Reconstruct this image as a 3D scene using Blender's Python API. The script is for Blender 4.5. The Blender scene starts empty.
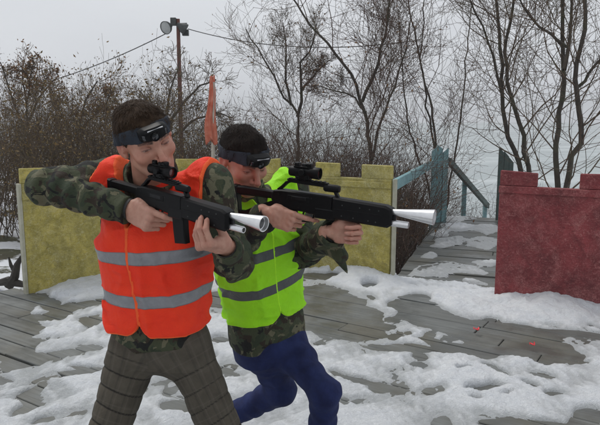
import bpy, math, random
import numpy as np
from mathutils import Vector, Matrix

R = math.radians
rng = np.random.default_rng(7)
random.seed(7)
scene = bpy.context.scene
COL = scene.collection

# ------------------------------------------------------------------ camera
CAM = np.array([0.0, 0.0, 1.6])
FPX = 615.0
PITCH = math.atan((212.5 - 115.0) / FPX)
FW = np.array([0, math.cos(PITCH), -math.sin(PITCH)])
UP = np.array([0, math.sin(PITCH), math.cos(PITCH)])
RT = np.array([1.0, 0, 0])


def ray(u, v):
    return FW + (u - 300.0) / FPX * RT + (212.5 - v) / FPX * UP


def P(u, v, Y):
    """world point seen at photo pixel (u, v) at distance Y"""
    d = ray(u, v)
    return CAM + d * (Y / d[1])


def G(u, v, z=0.0):
    d = ray(u, v)
    return CAM + d * ((z - CAM[2]) / d[2])


cd = bpy.data.cameras.new('camera')
cam = bpy.data.objects.new('camera', cd)
COL.objects.link(cam)
cam.location = CAM
cam.rotation_euler = (math.pi / 2 - PITCH, 0, 0)
cd.sensor_width = 36.0
cd.lens = FPX / 600 * 36
cd.clip_end = 6000
cd.clip_start = 0.05
scene.camera = cam


# ------------------------------------------------------------------ object helpers
def tag(o, label=None, cat=None, group=None, kind=None):
    if label: o['label'] = label
    if cat: o['category'] = cat
    if group: o['group'] = group
    if kind: o['kind'] = kind
    return o


def base_of(o):
    b = np.zeros(3)
    while o is not None:
        b = b + np.array(o.location)
        o = o.parent
    return b


def obj(name, V, F, mats, parent=None, base=None, midx=None, smooth=True, attrs=None, auto=None):
    """one mesh object; V given in world coordinates"""
    V = np.asarray(V, float).reshape(-1, 3)
    if parent is not None:
        b = base_of(parent)
    else:
        b = np.array(base if base is not None else (0, 0, 0), float)
    me = bpy.data.meshes.new(name)
    me.from_pydata((V - b).tolist(), [], [list(map(int, f)) for f in F] if not isinstance(F, np.ndarray) else F.tolist())
    if not isinstance(mats, (list, tuple)): mats = [mats]
    for m in mats: me.materials.append(m)
    if midx is not None:
        me.polygons.foreach_set('material_index', np.asarray(midx, np.int32))
    me.polygons.foreach_set('use_smooth', np.full(len(me.polygons), smooth))
    if attrs:
        for k, a in attrs.items():
            a = np.asarray(a, np.float32)
            if a.ndim == 1:
                at = me.attributes.new(k, 'FLOAT', 'POINT'); at.data.foreach_set('value', a)
            else:
                at = me.attributes.new(k, 'FLOAT_VECTOR', 'POINT'); at.data.foreach_set('vector', a.ravel())
    if auto is not None and smooth:
        me.set_sharp_from_angle(angle=R(auto))
    me.update()
    o = bpy.data.objects.new(name, me)
    COL.objects.link(o)
    if parent is not None:
        o.parent = parent
    else:
        o.location = b
    return o


def empty(name, loc):
    o = bpy.data.objects.new(name, None)
    o.empty_display_size = 0.1
    COL.objects.link(o)
    o.location = loc
    return o


class MB:
    """collects pieces into one mesh"""
    def __init__(s): s.V = []; s.F = []; s.M = []; s.n = 0

    def add(s, V, F, m=0):
        V = np.asarray(V, float).reshape(-1, 3)
        s.V.append(V)
        s.F += [[int(i) + s.n for i in f] for f in F]
        s.M += [m] * len(F)
        s.n += len(V)
        return s

    def build(s, name, mats, parent=None, base=None, smooth=True, auto=35):
        return obj(name, np.concatenate(s.V), s.F, mats, parent, base, s.M, smooth, auto=auto)


def frame(o, x, y, z):
    """4x4-free local frame: returns function local->world"""
    o = np.asarray(o, float); A = np.array([x, y, z], float)
    return lambda p: np.asarray(p, float).reshape(-1, 3) @ A + o


def unit(v):
    v = np.asarray(v, float)
    return v / np.linalg.norm(v)


def rbox(x0, x1, y0, y1, z0, z1, b=0.002):
    """box with bevelled edges (24 verts)"""
    V = []
    for sx, xx in ((-1, x0), (1, x1)):
        for sy, yy in ((-1, y0), (1, y1)):
            for sz, zz in ((-1, z0), (1, z1)):
                V += [(xx, yy - sy * b, zz - sz * b), (xx - sx * b, yy, zz - sz * b), (xx - sx * b, yy - sy * b, zz)]
    V = np.array(V)
    c = lambda i, j, k, a: ((i * 2 + j) * 2 + k) * 3 + a
    F = []
    F += [[c(0, 0, 0, 0), c(0, 0, 1, 0), c(0, 1, 1, 0), c(0, 1, 0, 0)], [c(1, 0, 0, 0), c(1, 1, 0, 0), c(1, 1, 1, 0), c(1, 0, 1, 0)]]
    F += [[c(0, 0, 0, 1), c(1, 0, 0, 1), c(1, 0, 1, 1), c(0, 0, 1, 1)], [c(0, 1, 0, 1), c(0, 1, 1, 1), c(1, 1, 1, 1), c(1, 1, 0, 1)]]
    F += [[c(0, 0, 0, 2), c(0, 1, 0, 2), c(1, 1, 0, 2), c(1, 0, 0, 2)], [c(0, 0, 1, 2), c(1, 0, 1, 2), c(1, 1, 1, 2), c(0, 1, 1, 2)]]
    for i in (0, 1):
        for j in (0, 1):
            F.append([c(i, j, 0, 0), c(i, j, 0, 1), c(i, j, 1, 1), c(i, j, 1, 0)])
            F.append([c(i, 0, j, 0), c(i, 0, j, 2), c(i, 1, j, 2), c(i, 1, j, 0)])
            F.append([c(0, i, j, 1), c(0, i, j, 2), c(1, i, j, 2), c(1, i, j, 1)])
    for i in (0, 1):
        for j in (0, 1):
            for k in (0, 1):
                F.append([c(i, j, k, 0), c(i, j, k, 1), c(i, j, k, 2)])
    # orient outward
    ctr = V.mean(0); out = []
    for f in F:
        p = V[f]; n = np.cross(p[1] - p[0], p[2] - p[0])
        out.append(f if np.dot(n, p.mean(0) - ctr) > 0 else f[::-1])
    return V, out


def tube(path, rad, sides=8, cap=True):
    """tube along a polyline, per-point radius"""
    path = np.asarray(path, float); n = len(path)
    rad = np.broadcast_to(np.asarray(rad, float), (n,))
    T = np.gradient(path, axis=0)
    T /= np.linalg.norm(T, axis=1)[:, None] + 1e-12
    ref = np.array([0, 0, 1.0]) if abs(T[0][2]) < 0.9 else np.array([1.0, 0, 0])
    V = []
    a = np.arange(sides) * 2 * math.pi / sides
    u = np.cross(T[0], ref); u /= np.linalg.norm(u)
    for i in range(n):
        u = u - T[i] * np.dot(u, T[i]); u /= np.linalg.norm(u) + 1e-12
        w = np.cross(T[i], u)
        V.append(path[i] + rad[i] * (np.cos(a)[:, None] * u + np.sin(a)[:, None] * w))
    V = np.concatenate(V)
    F = []
    for i in range(n - 1):
        for j in range(sides):
            k = (j + 1) % sides
            F.append([i * sides + j, i * sides + k, (i + 1) * sides + k, (i + 1) * sides + j])
    if cap:
        F.append(list(range(sides))[::-1]); F.append([(n - 1) * sides + j for j in range(sides)])
    return V, F


def lathe(prof, sides=24):
    """profile [(x, r)...] turned about local x axis"""
    V = []; F = []
    a = np.arange(sides) * 2 * math.pi / sides
    for x, r in prof:
        V.append(np.stack([np.full(sides, x), r * np.cos(a), r * np.sin(a)], 1))
    V = np.concatenate(V)
    for i in range(len(prof) - 1):
        for j in range(sides):
            k = (j + 1) % sides
            F.append([i * sides + j, (i + 1) * sides + j, (i + 1) * sides + k, i * sides + k])
    return V, F


def prism(poly, y0, y1, b=0.002):
    """extruded x-z outline between y0 and y1 with a small bevel"""
    poly = np.asarray(poly, float); n = len(poly)
    area = 0.5 * np.sum(poly[:, 0] * np.roll(poly[:, 1], -1) - np.roll(poly[:, 0], -1) * poly[:, 1])
    if area < 0: poly = poly[::-1]
    e = np.roll(poly, -1, 0) - poly
    nn = np.stack([e[:, 1], -e[:, 0]], 1); nn /= np.linalg.norm(nn, axis=1)[:, None] + 1e-9
    vn = nn + np.roll(nn, 1, 0); vn /= np.linalg.norm(vn, axis=1)[:, None] + 1e-9
    ins = poly - vn * b
    rings = [(ins, y0), (poly, y0 + b), (poly, y1 - b), (ins, y1)]
    V = np.concatenate([np.stack([p[:, 0], np.full(n, y), p[:, 1]], 1) for p, y in rings])
    F = []
    for r in range(3):
        for j in range(n):
            k = (j + 1) % n
            F.append([r * n + j, r * n + k, (r + 1) * n + k, (r + 1) * n + j])
    F.append(list(range(n))[::-1]); F.append([3 * n + j for j in range(n)])
    return V, F


# ------------------------------------------------------------------ noise (numpy)
class Noise:
    def __init__(s, seed, n=14):
        r = np.random.default_rng(seed)
        k = r.normal(size=(n, 3)); k /= np.linalg.norm(k, axis=1)[:, None]
        s.k = k * r.uniform(0.55, 1.6, n)[:, None]; s.p = r.uniform(0, 6.28, n); s.n = n

    def __call__(s, X, f=1.0):
        X = np.asarray(X, float)
        return np.sin(X @ (s.k.T * f) + s.p).sum(-1) / math.sqrt(s.n * 0.5)   # ~unit variance


N1, N2, N3, N4 = Noise(1), Noise(2), Noise(3), Noise(4)


def ridges(X, f, warp=0.35, a=N1, b=N2):
    w = np.stack([b(X, f * 0.5), N3(X, f * 0.5), N4(X, f * 0.5)], -1) * warp / f
    n = a(X + w, f)
    return 1 - np.minimum(np.abs(n), 1.2) / 0.6      # +1 on ridge lines, negative between


# ------------------------------------------------------------------ materials
def material(name):
    m = bpy.data.materials.new(name)
    m.use_nodes = True
    nt = m.node_tree
    nt.nodes.clear()
    out = nt.nodes.new('ShaderNodeOutputMaterial')
    b = nt.nodes.new('ShaderNodeBsdfPrincipled')
    nt.links.new(b.outputs[0], out.inputs[0])
    return m, nt, b


class NT:
    def __init__(s, nt): s.nt = nt

    def node(s, t, **kw):
        n = s.nt.nodes.new(t)
        for k, v in kw.items():
            setattr(n, k, v)
        return n

    def link(s, a, b): s.nt.links.new(a, b)

    def val(s, sock, v):
        if hasattr(v, 'is_output'): s.link(v, sock)
        elif isinstance(v, (tuple, list)):
            v = tuple(v)
            if len(sock.default_value) == 4 and len(v) == 3: v = v + (1,)
            sock.default_value = v
        else: sock.default_value = v

    def coord(s, kind='Object', scale=None):
        c = s.node('ShaderNodeTexCoord').outputs[kind]
        if scale is not None:
            m = s.node('ShaderNodeMapping'); s.link(c, m.inputs[0]); m.inputs['Scale'].default_value = scale
            return m.outputs[0]
        return c

    def noise(s, vec, scale, detail=4, rough=0.55, dist=0.0):
        n = s.node('ShaderNodeTexNoise')
        s.link(vec, n.inputs['Vector'])
        n.inputs['Scale'].default_value = scale; n.inputs['Detail'].default_value = detail
        n.inputs['Roughness'].default_value = rough; n.inputs['Distortion'].default_value = dist
        return n.outputs[0]

    def ramp(s, f, a, b, smooth=False):
        n = s.node('ShaderNodeMapRange')
        if smooth: n.interpolation_type = 'SMOOTHSTEP'
        s.val(n.inputs[0], f); n.inputs[1].default_value = a; n.inputs[2].default_value = b
        n.inputs[3].default_value = 0; n.inputs[4].default_value = 1
        return n.outputs[0]

    def mix(s, f, a, b, mode='MIX'):
        n = s.node('ShaderNodeMix', data_type='RGBA', blend_type=mode)
        s.val(n.inputs[0], f); s.val(n.inputs[6], a); s.val(n.inputs[7], b)
        return n.outputs[2]

    def math(s, op, a, b=0.0, c=None):
        n = s.node('ShaderNodeMath', operation=op)
        s.val(n.inputs[0], a); s.val(n.inputs[1], b)
        if c is not None: s.val(n.inputs[2], c)
        return n.outputs[0]

    def attr(s, name, out='Fac'):
        n = s.node('ShaderNodeAttribute'); n.attribute_name = name
        return n.outputs[out]

    def bump(s, h, strength=0.3, dist=0.01):
        n = s.node('ShaderNodeBump'); s.link(h, n.inputs['Height'])
        n.inputs['Strength'].default_value = strength; n.inputs['Distance'].default_value = dist
        return n.outputs[0]


def simple(name, c1, c2, scale=20, rough=0.6, metal=0.0, bump=0.1, bscale=80, spec=0.5, bdist=0.002):
    m, nt, b = material(name); t = NT(nt)
    co = t.coord()
    n = t.noise(co, scale, 6, 0.6)
    t.link(t.mix(t.ramp(n, 0.35, 0.65), c1, c2), b.inputs['Base Color'])
    b.inputs['Roughness'].default_value = rough; b.inputs['Metallic'].default_value = metal
    b.inputs['Specular IOR Level'].default_value = spec
    if bump: t.link(t.bump(t.noise(co, bscale, 4, 0.6), bump, bdist), b.inputs['Normal'])
    return m


def mat_camo():
    m, nt, b = material('camouflage_cloth'); t = NT(nt)
    co = t.coord()
    col = t.mix(t.ramp(t.noise(co, 13, 3, 0.5, 0.6), 0.50, 0.515), (0.066, 0.078, 0.040), (0.040, 0.056, 0.030))
    mp = t.node('ShaderNodeMapping'); t.link(co, mp.inputs[0]); mp.inputs['Location'].default_value = (3.1, 1.7, 5)
    col = t.mix(t.ramp(t.noise(mp.outputs[0], 16, 3, 0.5, 0.8), 0.56, 0.575), col, (0.165, 0.158, 0.095))
    mp = t.node('ShaderNodeMapping'); t.link(co, mp.inputs[0]); mp.inputs['Location'].default_value = (7.1, 4.7, 2)
    col = t.mix(t.ramp(t.noise(mp.outputs[0], 17, 3, 0.5, 0.8), 0.555, 0.57), col, (0.040, 0.028, 0.018))
    mp = t.node('ShaderNodeMapping'); t.link(co, mp.inputs[0]); mp.inputs['Location'].default_value = (1.1, 9.7, 8)
    col = t.mix(t.ramp(t.noise(mp.outputs[0], 18, 3, 0.5, 0.8), 0.575, 0.59), col, (0.009, 0.010, 0.009))
    f = t.noise(co, 260, 3, 0.6)
    col = t.mix(t.math('MULTIPLY', f, 0.45), col, (0.02, 0.02, 0.018))
    t.link(col, b.inputs['Base Color'])
    b.inputs['Roughness'].default_value = 0.82; b.inputs['Specular IOR Level'].default_value = 0.3
    h = t.math('ADD', t.noise(co, 38, 4, 0.6, 0.8), t.math('MULTIPLY', t.noise(co, 700, 2), 0.12))
    t.link(t.bump(h, 0.8, 0.010), b.inputs['Normal'])
    return m


def mat_vest(name, c1, c2, pipe, refl):
    m, nt, b = material(name); t = NT(nt)
    co = t.coord()
    col = t.mix(t.ramp(t.noise(co, 14, 4), 0.3, 0.7), c1, c2)
    mesh = t.noise(co, 900, 1)
    col = t.mix(t.math('MULTIPLY', t.ramp(mesh, 0.45, 0.6), 0.22), col, tuple(x * 0.5 for x in c2))
    edge = t.ramp(t.attr('edge'), 0.0060, 0.0050)
    col = t.mix(edge, col, pipe)
    st = t.ramp(t.attr('stripe'), 0.0222, 0.0210)
    rc = t.mix(t.ramp(t.noise(co, 30, 5), 0.3, 0.75), tuple(x * 0.75 for x in refl), refl)
    seam_or_crease_shade = t.ramp(t.math('ABSOLUTE', t.math('SUBTRACT', t.attr('stripe'), 0.0198)), 0.0012, 0.0006)
    rc = t.mix(t.math('MULTIPLY', seam_or_crease_shade, 0.4), rc, (0.05, 0.05, 0.05))
    st2 = t.math('MULTIPLY', st, t.math('SUBTRACT', 1.0, edge))
    col = t.mix(st2, col, rc)
    t.link(col, b.inputs['Base Color'])
    t.link(t.math('SUBTRACT', 0.65, t.math('MULTIPLY', st2, 0.22)), b.inputs['Roughness'])
    b.inputs['Specular IOR Level'].default_value = 0.3
    h = t.math('ADD', t.noise(co, 15, 6, 0.55, 1.2), t.math('MULTIPLY', t.noise(co, 600, 2), 0.08))
    h = t.math('ADD', h, t.math('MULTIPLY', t.math('ADD', edge, st2), 0.25))
    t.link(t.bump(h, 0.85, 0.012), b.inputs['Normal'])
    return m


def mat_plaid():
    m, nt, b = material('checked_grey_cloth'); t = NT(nt)
    co = t.coord()
    col = t.mix(t.ramp(t.noise(co, 22, 5), 0.3, 0.7), (0.080, 0.069, 0.052), (0.120, 0.105, 0.080))
    a = t.attr('around'); l = t.attr('along')
    va = t.math('PINGPONG', a, 0.020); vl = t.math('PINGPONG', l, 0.026)
    col = t.mix(t.math('MULTIPLY', t.ramp(va, 0.0035, 0.001), 0.25), col, (0.17, 0.15, 0.125))
    col = t.mix(t.math('MULTIPLY', t.ramp(t.math('PINGPONG', t.math('ADD', a, 0.011), 0.020), 0.004, 0.002), 0.25), col, (0.03, 0.026, 0.026))
    col = t.mix(t.math('MULTIPLY', t.ramp(vl, 0.003, 0.001), 0.22), col, (0.17, 0.15, 0.125))
    col = t.mix(t.math('MULTIPLY', t.noise(co, 500, 2), 0.5), col, (0.03, 0.03, 0.028))
    col = t.mix(t.math('MULTIPLY', t.ramp(t.attr('seam_or_crease_shade'), 0.25, 0.7), 0.85), col, (0.012, 0.011, 0.010))  # shadow of the leg creases painted in as dark lines
    t.link(col, b.inputs['Base Color'])
    b.inputs['Roughness'].default_value = 0.9; b.inputs['Specular IOR Level'].default_value = 0.2
    h = t.math('ADD', t.noise(co, 30, 4, 0.6, 0.6), t.math('MULTIPLY', t.noise(co, 600, 2), 0.15))
    t.link(t.bump(h, 0.5, 0.007), b.inputs['Normal'])
    return m


def mat_cloth(name, c1, c2, bump=0.5, bs=28, rough=0.85):
    m, nt, b = material(name); t = NT(nt)
    co = t.coord()
    col = t.mix(t.ramp(t.noise(co, 16, 5), 0.3, 0.7), c1, c2)
    col = t.mix(t.math('MULTIPLY', t.noise(co, 500, 2), 0.3), col, tuple(x * 0.5 for x in c1))
    t.link(col, b.inputs['Base Color'])
    b.inputs['Roughness'].default_value = rough; b.inputs['Specular IOR Level'].default_value = 0.25
    h = t.math('ADD', t.noise(co, bs, 4, 0.6, 0.6), t.math('MULTIPLY', t.noise(co, 600, 2), 0.15))
    t.link(t.bump(h, bump, 0.007), b.inputs['Normal'])
    return m


def mat_skin():
    m, nt, b = material('skin'); t = NT(nt)
    co = t.coord()
    base = t.attr('tint', 'Vector')
    n = t.noise(co, 45, 5, 0.6)
    col = t.mix(t.math('MULTIPLY', t.ramp(n, 0.38, 0.70), 0.45), base, (0.36, 0.125, 0.085))
    t.link(col, b.inputs['Base Color'])
    b.inputs['Roughness'].default_value = 0.5
    b.inputs['Subsurface Weight'].default_value = 0.12
    b.inputs['Subsurface Radius'].default_value = (0.012, 0.005, 0.003)
    b.inputs['Subsurface Scale'].default_value = 0.5
    h = t.math('ADD', t.noise(co, 420, 3), t.noise(co, 90, 3))
    t.link(t.bump(h, 0.18, 0.0015), b.inputs['Normal'])
    return m


def mat_board(name, c1, c2, c3, scuff, sc=9):
    """painted rough board, mottled and scuffed"""
    m, nt, b = material(name); t = NT(nt)
    co = t.coord()
    col = t.mix(t.ramp(t.noise(co, sc, 8, 0.65, 0.4), 0.36, 0.64), c1, c2)
    col = t.mix(t.math('MULTIPLY', t.ramp(t.noise(co, 2.3, 6, 0.65, 0.3), 0.45, 0.72), 0.75), col, c3)
    st = t.noise(t.coord('Object', (14, 14, 60)), 2.0, 5, 0.7, 1.2)
    col = t.mix(t.math('MULTIPLY', t.ramp(st, 0.54, 0.70), 0.6), col, scuff)
    ch = t.noise(co, 24, 6, 0.75, 1.5)
    col = t.mix(t.math('MULTIPLY', t.ramp(ch, 0.56, 0.66), 0.5), col, scuff)
    col = t.mix(t.math('MULTIPLY', t.ramp(t.noise(co, 15, 6, 0.7, 2.0), 0.57, 0.68), 0.55), col, tuple(x * 0.4 for x in c1))
    pt = t.ramp(t.noise(co, 4.2, 7, 0.72, 0.8), 0.50, 0.60)
    stk = t.ramp(t.noise(t.coord('Object', (30, 30, 12)), 3.0, 6, 0.75, 2.5), 0.46, 0.60)
    col = t.mix(t.math('MULTIPLY', t.math('MULTIPLY', pt, stk), 0.62), col, scuff)
    dk = t.ramp(t.noise(co, 3.1, 7, 0.7, 0.6), 0.54, 0.66)
    col = t.mix(t.math('MULTIPLY', dk, 0.5), col, tuple(x * 0.5 for x in c1))
    fl = t.noise(co, 75, 3, 0.6)
    col = t.mix(t.math('MULTIPLY', t.ramp(fl, 0.5, 0.72), 0.4), col, tuple(x * 0.45 for x in c1))
    sp = t.node('ShaderNodeTexVoronoi'); t.link(co, sp.inputs['Vector']); sp.inputs['Scale'].default_value = 55
    col = t.mix(t.math('MULTIPLY', t.ramp(sp.outputs['Distance'], 0.2, 0.1), 0.25), col, scuff)
    t.link(col, b.inputs['Base Color'])
    b.inputs['Roughness'].default_value = 0.72
    h = t.math('ADD', t.noise(co, 60, 5, 0.65), t.math('MULTIPLY', fl, 0.6))
    t.link(t.bump(h, 0.45, 0.006), b.inputs['Normal'])
    return m


def mat_planks():
    m, nt, b = material('wet_grey_planks'); t = NT(nt)
    g = t.attr('grain', 'Vector')
    rnd = t.attr('plank')
    off = t.node('ShaderNodeVectorMath', operation='ADD')
    cx = t.node('ShaderNodeCombineXYZ'); t.link(t.math('MULTIPLY', rnd, 37.0), cx.inputs[1])
    t.link(g, off.inputs[0]); t.link(cx.outputs[0], off.inputs[1])
    mp = t.node('ShaderNodeMapping'); t.link(off.outputs[0], mp.inputs[0]); mp.inputs['Scale'].default_value = (1.2, 26, 1)
    gr = t.noise(mp.outputs[0], 1.6, 8, 0.65, 0.6)
    co = t.coord()
    col = t.mix(t.ramp(gr, 0.3, 0.7), (0.090, 0.098, 0.096), (0.215, 0.228, 0.226))
    col = t.mix(t.math('MULTIPLY', rnd, 0.55), col, (0.085, 0.085, 0.072))
    br = t.ramp(t.noise(co, 1.3, 5, 0.6), 0.46, 0.62)
    col = t.mix(t.math('MULTIPLY', br, 0.6), col, (0.095, 0.085, 0.055))
    wet = t.ramp(t.noise(co, 3.1, 5, 0.6), 0.42, 0.62)
    col = t.mix(t.math('MULTIPLY', wet, 0.45), col, (0.045, 0.047, 0.042))
    t.link(col, b.inputs['Base Color'])
    t.link(t.math('SUBTRACT', 0.62, t.math('MULTIPLY', wet, 0.3)), b.inputs['Roughness'])
    t.link(t.bump(gr, 0.35, 0.006), b.inputs['Normal'])
    return m


def mat_snow():
    m, nt, b = material('trodden_snow'); t = NT(nt)
    co = t.coord()
    thick = t.attr('thick')
    n = t.noise(co, 7, 7, 0.65, 0.4)
    col = t.mix(t.ramp(n, 0.35, 0.68), (0.78, 0.81, 0.85), (0.90, 0.92, 0.94))
    slush = t.ramp(t.math('SUBTRACT', thick, t.math('MULTIPLY', t.noise(co, 14, 6, 0.7), 0.020)), 0.021, 0.000)
    col = t.mix(t.math('MULTIPLY', slush, 0.60), col, (0.36, 0.38, 0.38))
    d = t.ramp(t.noise(co, 3.2, 7, 0.7, 0.8), 0.56, 0.74)
    col = t.mix(t.math('MULTIPLY', d, 0.24), col, (0.36, 0.36, 0.34))
    sp = t.noise(co, 130, 3, 0.7)
    col = t.mix(t.math('MULTIPLY', t.ramp(sp, 0.69, 0.74), 0.55), col, (0.10, 0.085, 0.06))
    t.link(col, b.inputs['Base Color'])
    t.link(t.math('SUBTRACT', 0.7, t.math('MULTIPLY', slush, 0.35)), b.inputs['Roughness'])
    b.inputs['Specular IOR Level'].default_value = 0.35
    h = t.math('ADD', t.noise(co, 30, 7, 0.68, 0.5), t.math('MULTIPLY', t.noise(co, 150, 4, 0.7), 0.25))
    h = t.math('ADD', h, t.math('MULTIPLY', t.noise(co, 70, 5, 0.75, 1.0), 0.5))
    t.link(t.bump(h, 1.0, 0.022), b.inputs['Normal'])
    return m


def mat_ground():
    m, nt, b = material('littered_earth_with_snow'); t = NT(nt)
    co = t.coord()
    col = t.mix(t.ramp(t.noise(co, 5, 8, 0.7), 0.35, 0.65), (0.035, 0.030, 0.018), (0.085, 0.075, 0.040))
    col = t.mix(t.ramp(t.noise(co, 0.5, 4), 0.45, 0.6), col, (0.060, 0.066, 0.030))
    s = t.math('ADD', t.noise(co, 0.85, 8, 0.68), t.math('MULTIPLY', t.noise(co, 9, 4, 0.7), 0.10))
    col = t.mix(t.ramp(s, 0.475, 0.53), col, (0.74, 0.76, 0.80))
    t.link(col, b.inputs['Base Color'])
    b.inputs['Roughness'].default_value = 0.9
    t.link(t.bump(t.noise(co, 9, 8, 0.7), 0.7, 0.05), b.inputs['Normal'])
    return m


def mat_lake():
    m, nt, b = material('half_frozen_lake'); t = NT(nt)
    co = t.coord('Object', (0.035, 0.16, 1))
    n = t.noise(co, 1.0, 6, 0.6, 0.4)
    col = t.mix(t.ramp(n, 0.42, 0.58), (0.22, 0.27, 0.27), (0.48, 0.52, 0.53))
    t.link(col, b.inputs['Base Color'])
    t.link(t.math('ADD', 0.18, t.math('MULTIPLY', t.ramp(n, 0.42, 0.58), 0.5)), b.inputs['Roughness'])
    t.link(t.bump(t.noise(t.coord(), 1.5, 4), 0.08, 0.05), b.inputs['Normal'])
    return m


def mat_bark(name, c1, c2):
    m, nt, b = material(name); t = NT(nt)
    co = t.coord('Object', (6, 6, 2))
    n = t.noise(co, 6, 6, 0.7)
    col = t.mix(t.ramp(n, 0.35, 0.65), c1, c2)
    col = t.mix(t.math('MULTIPLY', t.ramp(t.noise(t.coord(), 3.5, 5, 0.6), 0.5, 0.65), 0.5), col, (0.085, 0.095, 0.05))
    t.link(col, b.inputs['Base Color']); b.inputs['Roughness'].default_value = 0.9
    t.link(t.bump(n, 0.5, 0.01), b.inputs['Normal'])
    return m


M = dict(
    camo=mat_camo(),
    orange=mat_vest('orange_vest_mesh', (1.0, 0.055, 0.012), (0.92, 0.035, 0.010), (1.0, 0.13, 0.03), (0.30, 0.31, 0.33)),
    lime=mat_vest('lime_vest_mesh', (0.39, 0.92, 0.012), (0.33, 0.80, 0.010), (0.48, 0.98, 0.02), (0.105, 0.115, 0.115)),
    plaid=mat_plaid(),
    blue=mat_cloth('navy_trouser_cloth', (0.008, 0.013, 0.062), (0.020, 0.034, 0.130), 0.9, 18, 0.75),
    skin=mat_skin(),
    hair1=simple('brown_hair', (0.028, 0.016, 0.009), (0.048, 0.029, 0.017), 90, 0.75, 0, 0.3, 300, 0.12),
    hair2=simple('dark_hair', (0.009, 0.006, 0.005), (0.018, 0.012, 0.009), 90, 0.75, 0, 0.3, 300, 0.12),
    band=mat_cloth('blue_grey_band_cloth', (0.024, 0.030, 0.042), (0.040, 0.049, 0.064), 0.25, 60),
    gun=simple('matte_black_polymer', (0.0030, 0.0030, 0.0036), (0.0055, 0.0055, 0.0062), 30, 0.42, 0, 0.12, 500, 0.16, 0.001),
    gun2=simple('worn_black_metal', (0.010, 0.010, 0.011), (0.022, 0.022, 0.024), 60, 0.35, 0.6, 0.1, 300, 0.5, 0.001),
    silver=simple('brushed_aluminium', (0.74, 0.74, 0.75), (0.84, 0.84, 0.84), 40, 0.30, 0.9, 0.08, 200, 0.5, 0.001),
    lens=simple('dark_lens_glass', (0.010, 0.012, 0.016), (0.02, 0.022, 0.03), 30, 0.06, 0, 0, 10, 0.8),
    redlens=simple('red_lens_glass', (0.10, 0.012, 0.012), (0.14, 0.02, 0.018), 30, 0.1, 0, 0, 10, 0.8),
    strip=simple('pale_grey_plastic', (0.42, 0.43, 0.45), (0.5, 0.5, 0.52), 30, 0.4, 0, 0, 10),
    boot=simple('black_boot_leather', (0.012, 0.012, 0.012), (0.03, 0.028, 0.026), 40, 0.5, 0, 0.3, 120),
    yellow=mat_board('mottled_yellow_board', (0.29, 0.245, 0.045), (0.52, 0.43, 0.105), (0.15, 0.150, 0.048), (0.60, 0.56, 0.34), 8),
    red=mat_board('scuffed_maroon_board', (0.150, 0.015, 0.019), (0.270, 0.040, 0.045), (0.085, 0.015, 0.017), (0.50, 0.22, 0.20), 6),
    paleboard=simple('bare_board_edge', (0.34, 0.33, 0.25), (0.46, 0.45, 0.36), 12, 0.8, 0, 0.3, 60),
    teal=mat_board('weathered_teal_paint', (0.16, 0.31, 0.34), (0.23, 0.42, 0.44), (0.18, 0.31, 0.33), (0.38, 0.46, 0.45), 12),
    darkgreen=mat_board('dark_green_paint', (0.045, 0.075, 0.070), (0.07, 0.10, 0.09), (0.04, 0.06, 0.055), (0.14, 0.16, 0.14), 12),
    planks=mat_planks(), snow=mat_snow(), ground=mat_ground(), lake=mat_lake(),
    bark=mat_bark('dark_bark', (0.034, 0.028, 0.023), (0.080, 0.066, 0.052)),
    twig=mat_bark('red_brown_twigs', (0.070, 0.040, 0.030), (0.125, 0.076, 0.056)),
    twig2=mat_bark('grey_brown_twigs', (0.078, 0.052, 0.036), (0.135, 0.094, 0.062)),
    leaf=simple('dead_brown_leaves', (0.150, 0.070, 0.026), (0.24, 0.125, 0.045), 3, 0.8, 0, 0, 10),
    leaf2=simple('olive_brown_leaves', (0.105, 0.080, 0.026), (0.19, 0.115, 0.04), 3, 0.8, 0, 0, 10),
    rust=simple('rusty_red_steel', (0.115, 0.036, 0.026), (0.17, 0.062, 0.045), 14, 0.7, 0.1, 0.2, 60),
    lampglass=simple('grey_lamp_glass', (0.36, 0.38, 0.38), (0.46, 0.48, 0.47), 8, 0.25, 0, 0, 10),
    lampmetal=simple('dull_dark_metal', (0.045, 0.05, 0.05), (0.085, 0.09, 0.088), 14, 0.55, 0.4, 0, 10),
    cable=simple('grey_cable', (0.06, 0.06, 0.06), (0.09, 0.09, 0.09), 10, 0.7, 0, 0, 10),
    flag=mat_cloth('faded_red_flag_cloth', (0.50, 0.12, 0.07), (0.62, 0.24, 0.17), 0.4, 20),
    palewood=simple('pale_pole_wood', (0.42, 0.38, 0.33), (0.52, 0.48, 0.42), 20, 0.8, 0, 0.2, 80),
    scrap=simple('red_plastic_scrap', (0.60, 0.02, 0.03), (0.72, 0.04, 0.05), 30, 0.4, 0, 0, 10),
    deadwood=simple('wet_dead_wood', (0.018, 0.015, 0.012), (0.04, 0.034, 0.028), 14, 0.7, 0, 0.5, 40, 0.4, 0.01),
)
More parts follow.
